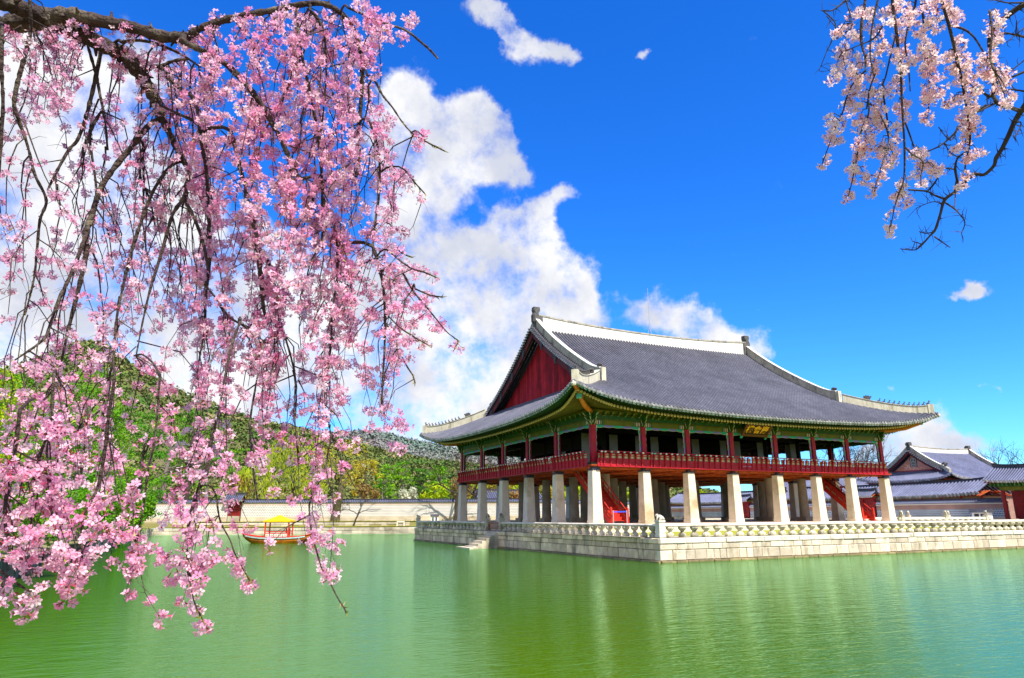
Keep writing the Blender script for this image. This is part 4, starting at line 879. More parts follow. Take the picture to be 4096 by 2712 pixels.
# main ridge
xr0, xr1 = CXm-(RF.a-RF.verge)+.75, CXm+(RF.a-RF.verge)-.75
xs_ = np.linspace(xr0, xr1, 40); P = [(x, CYm, float(RF.z(RF.b, (x-CXm)/(RF.a+RF.ext)))-.05) for x in xs_]
un_ = np.abs((xs_-CXm)/(xs_[-1]-CXm)); hh = 1.02+.42*un_**2.2
m1, m2_ = MB(), MB(); ridge_wall(m1, m2_, P, .46, hh, .16); mr_ = m1.build('main_ridge', 'plaster', pav); m2_.build('ridge_cap', 'plaster_old', mr_)
for sg, x in ((-1, xr0), (1, xr1)):
    mb = MB(); z0_ = P[0][2]-.1; poly = [(-.30,0),(.62,0),(.62,1.45),(.42,1.62),(.30,1.50),(.12,1.72),(.18,1.95),(.30,2.10),(.28,2.5),(-.42,2.5),(-.46,2.15),(-.36,1.9),(-.52,1.6),(-.5,.9),(-.3,.7)]
    mb.prism(poly, (x-sg*-.1, CYm-.27, z0_), X*(-sg), Z, Y, .54); mb.prism([(a*.8, .1+b_*.93) for a, b_ in poly], (x+sg*.1, CYm-.33, z0_), X*(-sg), Z, Y, .66)
    mb.build('ridge_ornament', 'ridge_orn', pav)
mb = MB(); xa = 17.35; zr = float(RF.z(RF.b, 0))+1.2
mb.tube([(xa-.3,CYm,zr),(xa,CYm,zr+.75)], .02, 4); mb.tube([(xa+.3,CYm,zr),(xa,CYm,zr+.75)], .02, 4); mb.tube([(xa,CYm-.3,zr),(xa,CYm,zr+.75)], .02, 4); mb.tube([(xa,CYm,zr+.2),(xa,CYm,zr+5.6)], [.035,.02], 5); mb.build('lightning_rod', 'steel', pav)

# name board
sb = thing('signboard', 'black name board with three golden characters hung tilted under the pavilion eave', 'signboard', (16.87,-1.0,8.15))
A0 = np.array([15.40,-.62,7.68]); A1 = np.array([18.38,-.62,7.68]); tl = np.array([0,-.83,.95]); tn = np.cross(X, tl/np.linalg.norm(tl)); tl_n = tl/np.linalg.norm(tl); Ht = np.linalg.norm(tl)
Rm = np.stack([X, tl_n, tn], 1); cS = (A0+A1)/2+tl/2
mb = MB(); mb.box((-1.36,-Ht/2+.12,-.04),(1.36,Ht/2-.1,.03), 0, Rm, cS)
MT['board'] = M('board_black', (.035,.010,.006), (.02,.008,.006), 3, .5); mb.build('board', 'board', sb)
mb = MB(); mb.box((-1.52,-Ht/2-.1,-.05),(1.52,-Ht/2+.14,.09), 0, Rm, cS); mb.box((-1.52,Ht/2-.12,-.05),(1.52,Ht/2,.09), 0, Rm, cS); mb.box((-1.54,-Ht/2,-.052),(-1.35,Ht/2,.088), 0, Rm, cS); mb.box((1.35,-Ht/2-.22,-.052),(1.56,Ht/2,.092), 0, Rm, cS)
MT['frame_paint'] = M('frame_paint', (.10,.03,.008), (.13,.06,.012), 9, .6); mb.build('frame', 'frame_paint', sb)
for s_ in (-1.45, 1.46):
    mb = MB(); mb.prism([(-.12,0),(.12,0),(.16,-.18),(.05,-.32),(-.1,-.28),(-.04,-.2),(-.14,-.12)], cS+Rm@np.array([s_,-Ht/2-.06,-.03]), X, tl_n, tn, .1); mb.build('carved_foot', 'teal', sb)
cu = bpy.data.curves.new('inscription', 'FONT'); cu.body = '樓會慶'; cu.size = .88; cu.align_x = 'CENTER'; cu.align_y = 'CENTER'; cu.offset = .011; cu.extrude = .012; cu.space_character = 1.0; cu.resolution_u = 3
to = bpy.data.objects.new('inscription_source', cu); COL.objects.link(to); dg = bpy.context.evaluated_depsgraph_get(); tm = bpy.data.meshes.new_from_object(to.evaluated_get(dg)); bpy.data.objects.remove(to)
tm.name = 'inscription'; tm.materials.clear(); tm.materials.append(MT['gold']); bx = [v.co.x for v in tm.vertices]; by = [v.co.y for v in tm.vertices]; mxx = (min(bx)+max(bx))/2; myy = (min(by)+max(by))/2
for v_ in tm.vertices:
    q = cS+Rm@np.array([v_.co.x-mxx, v_.co.y-myy+.02, .045+v_.co.z]); v_.co = Vector(q-np.array(sb.location))
to = bpy.data.objects.new('inscription', tm); COL.objects.link(to); to.parent = sb

# the two red staircases under the pavilion
def stair(x0, x1, y0, y1, ztop):
    o = None; n = 17; mb = MB()
    for k in range(n):
        ya = lerp(y0, y1, k/n); yb = lerp(y0, y1, (k+1)/n); za = ztop*(k+1)/n
        mb.box((x0+.05,ya,za-.06),(x1-.05,yb+.05,za)); mb.box((x0+.05,yb-.01,za-.01),(x1-.05,yb+.02,za+ztop/n-.06))
    o = mb.build('staircase', 'stair_red', pav); sl = np.array([0, y1-y0, ztop]); 
    for x in (x0, x1):
        ms = MB(); ms.bar((x,y0-.25,.05),(x,y1,ztop+.05), .10, .46); ms.build('stringer', 'stair_red', o)
        mh = MB(); mh.tube([(x,y0-.25,1.02),(x,y1,ztop+1.0)], .05, 8); mh.bar((x,y0-.25,.58),(x,y1,ztop+.58), .07, .06)
        mh.box((x-.08,y0-.42,0),(x+.08,y0-.26,1.22)); mh.tube([(x,y0-.34,1.2),(x,y0-.34,1.34)], [.09,.02], 8)
        for k in range(8): t_ = (k+.5)/8; p = np.array([x, lerp(y0,y1,t_), ztop*t_]); mh.bar(p+Z*.2, p+Z*.98, .07, .10)
        mh.build('stair_railing', 'stair_red', o); mc = MB()
        for k in range(7): t_ = (k+1)/8; p = np.array([x, lerp(y0,y1,t_), ztop*t_+.42]); mc.bar(p-sl/8*.34, p+sl/8*.34, .035, .20)
        mc.build('painted_panel', 'cream_green', o)
stair(1.75, 3.35, .75, 6.2, 4.55); stair(31.15, 32.75, .75, 6.2, 4.55)
q = thing('belt_barrier', 'blue belt barrier on two steel posts closing the foot of the red staircase', 'barrier', (2.4,.1,0))
for x in (1.75, 3.05):
    mb = MB(); mb.lathe([(.16,0),(.16,.02),(.03,.04),(.03,.95),(.045,.97),(.045,1.02),(.02,1.04)], (x,.1,.0), 10); mb.build('post', 'steel', q)
mb = MB(); mb.bar((1.75,.1,.93),(3.05,.1,.95), .012, .09); mb.build('belt', 'blue', q)

# ---------------------------------------------------------------- terrace balustrades
def baluster(c, mat, par):
    mb = MB(); a = RS.rand()*.3
    mb.lathe([(.25,0),(.27,.10),(.23,.20),(.125,.26),(.12,.33),(.135,.36),(.21,.42),(.27,.52),(.26,.60)], c, 8, 0, a+.39)
    return mb.build('baluster', mat, par, smooth=False)
def lion(mb, c, d, s=1.0):
    d = np.array([d[0], d[1], 0.]); sd = np.cross(d, Z); c = np.asarray(c, float)
    mb.tube([c-d*.24*s+Z*.06*s, c-d*.20*s+Z*.16*s, c-d*.02*s+Z*.27*s, c+d*.14*s+Z*.33*s], [.10*s,.145*s,.15*s,.10*s], 9)
    mb.tube([c+d*.12*s+Z*.35*s, c+d*.22*s+Z*.37*s, c+d*.32*s+Z*.32*s], [.115*s,.12*s,.06*s], 8)
    for q in (-.09, .09):
        mb.tube([c+d*.14*s+sd*q*s+Z*.28*s, c+d*.20*s+sd*q*s+Z*.12*s, c+d*.22*s+sd*q*s], [.07*s,.05*s,.055*s], 6)
        mb.tube([c-d*.16*s+sd*q*1.3*s+Z*.14*s, c-d*.02*s+sd*q*1.4*s+Z*.07*s, c+d*.04*s+sd*q*1.4*s+Z*.02*s], [.09*s,.07*s,.05*s], 6)
        mb.tube([c+d*.17*s+sd*q*s+Z*.44*s, c+d*.13*s+sd*q*1.1*s+Z*.50*s], [.035*s,.01*s], 5)
    mb.tube([c-d*.28*s+Z*.03*s, c-d*.36*s+Z*.10*s, c-d*.30*s+Z*.2*s], [.05*s,.045*s,.02*s], 6)
def post(c, par, mat, h=.96, animal=None, d=(-1,0)):
    x, y, z = c; mb = MB(); a = .21
    mb.box((x-a-.03,y-a-.03,z),(x+a+.03,y+a+.03,z+.16)); mb.box((x-a,y-a,z+.16),(x+a,y+a,z+h-.14)); mb.box((x-a+.03,y-a+.03,z+h-.14),(x+a-.03,y+a-.03,z+h-.11)); mb.box((x-a-.03,y-a-.03,z+h-.11),(x+a+.03,y+a+.03,z+h))
    o = mb.build('post', mat, par)
    if animal: mb = MB(); lion(mb, (x, y, z+h), d, animal); mb.build('guardian_statue', mat, o, smooth=True)
    return o
def balustrade(p0, p1, n, label, mats, rmat, z=-.64, ext0=0, ext1=0, group=None, low=False):
    p0 = np.array([*p0, z]); p1 = np.array([*p1, z]); d = (p1-p0)/np.linalg.norm(p1-p0); L = np.linalg.norm(p1-p0)
    t = thing('stone_balustrade', label, 'balustrade', p0, group)
    for i in range(n):
        c = p0+d*(L*(i+.5)/n); baluster(c, mats[1] if RS.rand() < mats[2] else mats[0], t)
    mb = MB(); nseg = max(1, round(L/2.7)); w_, h_ = .18, .095
    for i in range(nseg):
        a = p0+d*(L*i/nseg+.006)+Z*.69; b_ = p0+d*(L*(i+1)/nseg-.006)+Z*.69
        th = np.arange(8)*np.pi/4+np.pi/8; sd = np.cross(d, Z)
        V = [q+sd*math.cos(t_)*w_+Z*math.sin(t_)*h_ for q in (a, b_) for t_ in th]
        mb.add(V, [(j,(j+1)%8,8+(j+1)%8,8+j) for j in range(8)]+[tuple(range(8))[::-1], tuple(range(8,16))], RS.rand())
    mb.build('handrail', rmat, t); return t
ax0 = lambda y: lerp(TA[0], TB[0], (y-TA[1])/(TB[1]-TA[1]))+.30
t1 = balustrade((ax0(-12.5), -12.55), (ax0(9.3), 9.25), 23, 'weathered stone balustrade on the shaded terrace edge, between the water gate and the near corner', ('baluster','baluster_old',.5), 'rail_stone')
post((ax0(9.6), 9.55, -.64), t1, 'baluster_old', 1.10, .95, (-.8,-.6))
t2 = balustrade((ax0(12.9), 12.9), (ax0(32.3), 32.3), 21, 'weathered stone balustrade on the shaded terrace edge beyond the water gate', ('baluster_old','baluster',.4), 'rail_stone')
post((ax0(12.55), 12.6, -.64), t2, 'baluster_old', 1.10, .95, (-.8,-.6)); post((ax0(32.5), 32.5, -.64), t2, 'baluster', 1.10, .8, (-1,0))
ry = lambda x: lerp(TA[1], TD[1], (x-TA[0])/(TD[0]-TA[0]))+.30
t3 = balustrade((-3.15, ry(-3.15)), (41.7, ry(41.7)), 48, 'long sunlit stone balustrade along the front terrace edge facing the camera', ('baluster','baluster_old',.16), 'rail_stone')
post((-3.42, -12.76, -.64), t3, 'rail_stone', 1.0, .78, (-.8,.6))
t4 = balustrade((41.7, 32.4), (-3.9, 32.4), 40, 'stone balustrade along the far terrace edge behind the pavilion', ('baluster','baluster_old',.3), 'rail_stone')
# bridge to the right bank with statues on its posts
br = thing('stone_bridge', 'pale stone bridge joining the terrace to the right bank, statues on its posts', 'bridge', (50, 8, -2.1))
mb = MB(); mb.box((42,4.6,-.95),(59,9.4,-.62)); mb.box((46,4.8,-2.6),(47,9.2,-.951)); mb.box((53,4.8,-2.6),(54,9.2,-.951)); mb.build('deck', 'rail_stone', br)
for y in (4.7, 9.3):
    mb = MB(); mb.box((42.2,y-.12,-.615),(58.8,y+.12,-.45)); mb.box((42.2,y-.13,.06),(58.8,y+.13,.30)); mb.build('handrail', 'rail_stone', br)
    for k in range(16): baluster((42.9+k*1.04, y, -.55), 'baluster', br)
    for k in range(3): post((42.8+k*7.6, y, -.62), br, 'baluster', 1.12, 1.1, (-.7,-.7))

# water steps and wooden wicket
mb = MB(); nst = 6
for k in range(nst):
    x1_ = -4.1-k*.40-.38; zt = -.80-.22*k
    mb.box((x1_-.02,9.55,-2.3),(-4.0-.001*k,11.75+.42*0,zt), random.random()) if k == 0 else mb.box((x1_-.0,9.58+.003*k,-2.3),(x1_+.42,11.72,zt), random.random())
mb.box((-7.1,9.0,-2.4),(-6.3,12.3,-1.98), .9)
st = mb.build('water_steps', 'bank_stone', org=(-5.3,10.6,-2.1)); tag(st, 'short flight of stone steps leading from the terrace gate down into the pond', 'steps')
gt = thing('wooden_gate', 'small brown picket gate closing the gap above the water steps', 'gate', (-3.9,11.1,-.64))
gx = ax0(11.1); mb = MB()
for k in range(12): y = 9.95+k*.21; mb.box((gx-.02,y-.03,-.5),(gx+.02,y+.03,.10+.02*(k%2)))
mb.build('pickets', 'gate_wood', gt); mb = MB(); mb.bar((gx-.035,9.9,.0),(gx-.035,12.3,.0),.03,.07); mb.bar((gx-.035,9.9,-.42),(gx-.035,12.3,-.42),.03,.07); mb.bar((gx-.04,9.93,-.63),(gx-.04,9.93,.12),.06,.06); mb.bar((gx-.04,12.28,-.63),(gx-.04,12.28,.12),.06,.06)
mb.bar((gx-.35,10.0,-.62),(gx-.03,10.0,-.1),.05,.05); mb.bar((gx-.35,12.2,-.62),(gx-.03,12.2,-.1),.05,.05); mb.build('gate_frame', 'gate_wood', gt)

# ---------------------------------------------------------------- boat
bc = np.array([-19.75, 33.95, -2.1]); bd = np.array([-.93, .37, 0.]); bd /= np.linalg.norm(bd); bs = np.cross(bd, Z)*-1
boat = thing('boat', 'orange wooden pleasure boat with a yellow canopy floating near the far bank', 'boat', bc)
q = lambda u, v_, z: bc+bd*u+bs*v_+Z*z
st_ = [(-3.75,.85,.62,.10,.95),(-3.1,.98,.05,.45,.78),(-2.2,1.08,-.2,.8,.66),(-1,1.12,-.25,.92,.60),(.5,1.10,-.25,.9,.60),(1.8,.98,-.2,.75,.64),(2.7,.72,-.05,.45,.74),(3.45,.42,.35,.14,.88),(3.8,.30,.7,.1,.98)]
mb = MB(); V = []
for (u, hw_, zb_, kb, zt) in st_: V += [q(u,-hw_,zt), q(u,-hw_*.96,lerp(zb_,zt,.5)), q(u,-kb,zb_), q(u,kb,zb_), q(u,hw_*.96,lerp(zb_,zt,.5)), q(u,hw_,zt)]
k = len(st_); F = [(i*6+j,(i+1)*6+j,(i+1)*6+j+1,i*6+j+1) for i in range(k-1) for j in range(5)]+[(0,1,2,3,4,5), tuple((k-1)*6+j for j in (5,4,3,2,1,0))]
mb.add(V, F, 0); hull = mb.build('hull', 'boat_orange', boat)
mb = MB(); mb.add([p for (u,hw_,zb_,kb,zt) in st_ for p in (q(u,-hw_*.97,zt-.16), q(u,hw_*.97,zt-.16))], [(2*i,2*i+1,2*i+3,2*i+2) for i in range(k-1)], 0); mb.build('deck', 'boat_orange', boat)
for sgn in (-1, 1):
    mb = MB(); mb.tube([q(u,sgn*(hw_+.02),zt+.02) for (u,hw_,zb_,kb,zt) in st_], .055, 6); mb.build('gunwale', 'boat_red', boat)
    mw = MB(); m3 = MB(); P = [q(u,sgn*(hw_+.035),zt-.10) for (u,hw_,zb_,kb,zt) in st_[1:-1]]; P = np.array(P)
    for i in range(len(P)-1): mw.bar(P[i], P[i+1], .03, .13)
    to_ = mw.build('wave_trim', 'wave_trim', boat)
    ln = np.concatenate([[0], np.cumsum(np.linalg.norm(np.diff(P, axis=0), axis=1))])
    for i in range(42):
        s = (i+.5)*ln[-1]/42; p = np.array([np.interp(s, ln, P[:, c]) for c in range(3)]); th = np.linspace(0, 5.2, 7)
        m3.tube([p+bs*sgn*.025+bd*math.cos(a)*(.065-.008*j)+Z*math.sin(a)*(.055-.007*j) for j, a in enumerate(th)], .011, 3)
    m3.build('wave_curls', 'white', to_)
mb = MB(); mb.bar(q(-3.8,-.8,1.0), q(-3.8,.8,1.0), .12, .1); mb.bar(q(3.8,-.35,1.02), q(3.8,.35,1.02), .14, .1); mb.tube([q(3.85,0,.95), q(4.0,0,1.12)], [.06,.03], 5); mb.build('bow_beam', 'boat_red', boat)
cx0, cx1, cw = -1.25, 1.25, .92
for u in (cx0, cx1):
    for v_ in (-cw, cw): mb = MB(); c = q(u, v_, .5); mb.bar(c, c+Z*1.9, .12, .12, up=bd); mb.build('canopy_post', 'boat_red', boat)
mb = MB(); ap = q(0,0,2.98); R4 = [q(cx0-.2,-cw-.2,2.36), q(cx1+.2,-cw-.2,2.36), q(cx1+.2,cw+.2,2.36), q(cx0-.2,cw+.2,2.36)]
V = [ap]; F = []
for i in range(4):
    a, b_ = R4[i], R4[(i+1)%4]; base = len(V)
    for t_ in (0,.25,.5,.75): 
        p = lerp(a, b_, t_); V += [p, lerp(p, ap, .5)-Z*.05, p-Z*.16]
n12 = 16
for i in range(n12):
    a = 1+3*i; b_ = 1+3*((i+1)%n12); F += [(a, b_, b_+1, a+1), (a+1, b_+1, 0), (a+2, b_+2, b_, a)]
mb.add(V, F, 0); mb.build('canopy', 'yellow', boat)
mb = MB()
for v_ in (-cw, cw):
    mb.bar(q(cx0,v_,.62), q(cx1,v_,.62), .07, .08); mb.bar(q(cx0,v_,1.02), q(cx1,v_,1.02), .06, .06); mb.bar(q(cx0,v_,1.2), q(cx1,v_,1.2), .07, .07)
for u in (cx0, cx1): mb.bar(q(u,-cw,1.2), q(u,cw,1.2), .07, .07); mb.bar(q(u,-cw,1.02), q(u,cw,1.02), .05, .05)
for u in (-.95,-.6): 
    c = q(u,-cw,.5); mb.bar(c, c+Z*.98, .12, .12, up=bd); mb.tube([c+Z*.98, c+Z*1.08], [.08,.03], 6)
mb.build('boat_railing', 'boat_red', boat); mb = MB(); mc = MB()
for v_ in (-cw, cw):
    for k in range(5):
        if k == 0 and v_ < 0: continue
        u = cx0+.12+k*.47; mb.bar(q(u+.03,v_,.83), q(u+.40,v_,.83), .035, .30); mc.bar(q(u+.09,v_,.83), q(u+.34,v_,.83), .045, .16)
o = mb.build('painted_panel', 'white', boat); mc.build('painted_flower', 'pinkpaint', o)

# ---------------------------------------------------------------- walls with tile caps (built along their own x axis)
def tile_cap(mb, me, L, z, half=.55, rise=.38, sp=.3, r=.07):
    for sgn in (-1, 1):
        n = int(L/sp)
        for i in range(n):
            x = (i+.5)*sp; P = [(x, sgn*half, z), (x, sgn*half*.5, z+rise*.45), (x, 0, z+rise)]; tile_row(mb, P, X, sp, r, i)
            me.add([np.array([x+math.cos(a)*r, sgn*(half+.01), z+.03+math.sin(a)*r]) for a in np.arange(6)*np.pi/3], [tuple(range(6))], RS.rand())
    
def palace_wall(p0, p1, bands, ztop, label, tilem='tile2', zb=-.3, group=None):
    p0 = np.array(p0, float); p1 = np.array(p1, float); L = np.linalg.norm(p1-p0); rz = math.atan2(p1[1]-p0[1], p1[0]-p0[0])
    t = thing('palace_wall', label, 'wall', (p0[0], p0[1], 0), group); t.rotation_euler = (0, 0, rz); ORG[t.name] = (0, 0, 0)
    z = zb
    for k, (zt, w_, mat) in enumerate(bands):
        mb = MB(); mb.box((0,-w_,z),(L,w_,zt)); mb.build('masonry', mat, t); z = zt
    mb = MB(); me = MB(); tile_cap(mb, me, L, z+.06); o = mb.build('tile_cap', tilem, t); me.build('eave_tiles', 'tile_end', o)
    mb = MB(); mb.box((0,-.52,z),(L,.52,z+.05)); mb.build('eave_board', 'tile_dark', o)
    mb = MB(); nn = int(L/4); P = [(L*i/nn, 0, z+.40) for i in range(nn+1)]; ridge_wall(mb, mb, P, .22, .20, .06); mb.build('ridge', 'tile_dark', o)
    return t
WN = [(.72,.42,'baseblock'),(2.62,.36,'whiteblock'),(2.92,.38,'pinkbrick'),(2.99,.42,'plaster')]
w0, w1 = bk(48, 6), bk(31.15+1.15, 6); w2, w3 = bk(31.15-1.15, 6), np.array([24.3, 63.7])
palace_wall(w0, w1, WN, 3.6, 'white block palace wall with tile cap, short stretch left of the small red gate')
palace_wall(w2, w3, WN, 3.6, 'long white block palace wall with grey tile cap behind the boat and the far bank')
palace_wall(w3, (70, 84), WN, 3.6, 'white block palace wall glimpsed between the middle pillars of the pavilion')
WE_ = [(.28,.42,'baseblock'),(1.30,.36,'greyblock'),(1.95,.37,'redbrick'),(2.08,.40,'plaster')]
GY = [(56.9, 1.5), (29.6, 1.5)]
palace_wall((70, 84), (70, 58.5), WE_, 2.7, 'grey block and red brick palace wall, farthest stretch seen between the pillars')
palace_wall((70, 55.4), (70, 31.1), WE_, 2.7, 'grey block and red brick palace wall between the two small gates')
palace_wall((70, 28.1), (70, 8.9), WE_, 2.7, 'grey block and red brick palace wall right of the pavilion')
# simple gabled roofs (ridge along own x axis)
def gable_roof(par, L, half, z, rise, tilem='tile2', sp=.34, r=.085, ends=True, rh=.35, curl=.25):
    mb = MB(); me = MB(); n = int(L/sp)
    for sgn in (-1, 1):
        for i in range(n):
            x = -L/2+(i+.5)*sp; un = (x/(L/2)); c = curl*abs(un)**4
            P = [(x, sgn*half*(1-t_), z+c+rise*(.85*t_+.15*t_*t_)) for t_ in np.linspace(0, 1, 6)]; tile_row(mb, P, X, sp, r, i)
            if ends: eave_end(me, P[0], P[1], X, sp, r)
    o = mb.build('roof', tilem, par); me.build('eave_tiles', 'tile_end', o) if ends else None
    m = MB(); xs = np.linspace(-L/2+.05, L/2-.05, 12); ridge_wall(m, m, [(x, 0, z+rise+curl*abs(x/(L/2))**4) for x in xs], .3, rh, .08); m.build('ridge', 'tile_dark', o)
    m = MB(); m.add([(-L/2,-half+.05,z-.1),(L/2,-half+.05,z-.1),(L/2,half-.05,z-.1),(-L/2,half-.05,z-.1)], [(0,1,2,3)], .3)
    for sgn in (-1, 1):
        for i in range(int(L/.4)): x = -L/2+(i+.5)*.4; m.tube([(x, sgn*(half-.12), z-.13), (x, sgn*half*.3, z+rise*.35)], .07, 6, .5)
    m.build('rafters', 'orange', o); return o
def local_thing(name, label, cat, loc, rz, group=None):
    t = thing(name, label, cat, loc, group); t.rotation_euler = (0, 0, rz); ORG[t.name] = (0, 0, 0); return t
def small_gate(loc, rz, wd, label, zr=3.3, rise=.85, h=2.9, base=0.):
    t = local_thing('wall_gate', label, 'gate', loc, rz); gable_roof(t, wd+1.6, 1.35, zr, rise, curl=.12)
    mb = MB()
    for x in (-wd/2, wd/2): mb.box((x-.16,-.3,-.3),(x+.16,.3,h))
    mb.box((-wd/2-.5,-.25,h),(wd/2+.5,.25,h+.3)); mb.box((-wd/2,-.2,base),(wd/2,.2,base+.18)); mb.build('gate_frame', 'red_dark', t)
    mb = MB(); mb.box((-wd/2-.7,-.8,h+.30),(wd/2+.7,.8,h+.42)); mb.build('beam', 'green', t)
    for s in (-1, 1):
        mb = MB(); x0, x1 = (s*.02, s*(wd/2-.17)); mb.box((min(x0,x1),-.08,base+.18),(max(x0,x1),.0,h)); o = mb.build('door', 'red_dark', t)
        mb = MB(); mb.box((min(x0,x1)+.03,-.13,base+.6),(max(x0,x1)-.03,-.081,base+.7)); mb.box((min(x0,x1)+.03,-.13,h-.95),(max(x0,x1)-.03,-.081,h-.85)); mb.build('door_batten', 'stair_red', o); mb = MB(); mb.lathe([(.06,0),(.06,.03)], (x0+s*.12,-.14,(h+base)/2), 8); mb.build('handle', 'black', o)
    if base > .1: mb = MB(); mb.box((-wd/2-.1,-.5,-.3),(wd/2+.1,.35,base-.01)); mb.build('threshold', 'bank_stone', t)
    return t
ga = math.atan2(-BT[1], -BT[0]); gl = bk(31.15, 5.9); small_gate((gl[0], gl[1], 0), ga, 1.75, 'small red double door gate with tiled roof in the white wall left of the boat', 3.42, .85, 3.0, .83)
small_gate((70, 56.9, 0), -math.pi/2, 1.9, 'red wall gate with tiled roof seen between two middle pillars', 3.3, .8, 2.85)
small_gate((70, 29.6, 0), -math.pi/2, 2.0, 'wall gate with small tiled roof right of the rear staircase', 3.45, .8, 2.95)
# big gate at the right edge of the picture
t = local_thing('gatehouse', 'red pillared gatehouse with green eaves at the right edge, end of the brick wall', 'gatehouse', (69.6, 3.4, 0), -math.pi/2)
gable_roof(t, 12.4, 2.9, 4.75, 1.75, curl=.3, rh=.4)
mb = MB()
for x in (-4.6, -1.6, 1.6, 4.6):
    for y in (-1.5, 1.5): mb.lathe([(.26,-.3),(.24,3.6)], (x,y,0), 12)
mb.build('pillars', 'red_dark', t)
mb = MB(); mb.box((-4.9,-1.62,3.6),(4.9,-1.38,4.05)); mb.box((-4.9,1.38,3.6),(4.9,1.62,4.05)); mb.build('beam', 'olive', t)
mb = MB(); mb.box((-5.2,-2.1,4.05),(5.2,2.1,4.35)); mb.box((-5.5,-2.5,4.36),(5.5,2.5,4.62))
for k in range(22): mb.box((-5.4+k*.5,-2.75,4.12),(-5.25+k*.5,-1.6,4.5), random.random())
mb.build('brackets', 'green', t)
for k in range(3):
    mb = MB(); mb.box((-4.35+k*3,-.1,0),(-1.85+k*3+.2,.0,3.55)); mb.build('door', 'red_dark', t)
mb = MB(); dragon_head(mb, (-5.9,0,6.9), np.array([-1.,0,0]), .7); mb.build('dragon_head', 'ridge_orn', t)
# long roofed gallery behind the wall
def gallery(y0, y1, label, x=80.0):
    L = y1-y0; t = local_thing('gallery_building', label, 'building', (x, (y0+y1)/2, 0), -math.pi/2)
    gable_roof(t, L, 4.2, 3.32, 2.0, sp=.56, r=.15, curl=.45, rh=.30)
    mb = MB(); mb.box((-L/2+.6,-2.9,-.3),(L/2-.6,2.9,3.2)); mb.build('wall', 'redbrick', t)
    mb = MB(); n = int(L/3)
    for i in range(n+1): xx = -L/2+.6+(L-1.2)*i/n; mb.box((xx-.15,-3.0,-.3),(xx+.15,-2.85,3.2))
    mb.build('posts', 'stair_red', t); return t
gallery(15.5, 54, 'long low palace gallery with grey tiled roof behind the brick wall on the right')
gallery(57.5, 92, 'long low palace gallery with grey tiled roof seen between the pavilion pillars', 82)
# large hall: hip and gable roof, gable end towards the pond
hall = thing('palace_hall', 'palace hall with a brick gable and grey hip and gable roof right of the pavilion', 'building', (94.5, 33, 0))
RH = Roof(95.2, 33, 11.4, 8.6, 6.25, [(0,0),(3.6,1.75),(6.4,3.5),(8.6,5.2)], 1.0, 3.6, 2.6, ext=.3, rl=.35)
RH.tiles(hall, 'tile2', sp=.52, r=.14, nseg=14, name='roof')
mb = MB(); mb.box((86,26.6,-.3),(104.5,39.4,6.0)); mb.build('wall', 'redbrick', hall)
mb = MB(); V = []
for (x0,y0,x1,y1) in ((84.2,24.8,86,26.6),(106.2,24.8,104.4,26.6),(106.2,41.2,104.4,39.4),(84.2,41.2,86,39.4)): V += [(x0,y0,6.1),(x1,y1,6.6)]
mb.add(V, [(0,2,3,1),(2,4,5,3),(4,6,7,5),(6,0,1,7)], .4); mb.build('eaves', 'orange', hall)
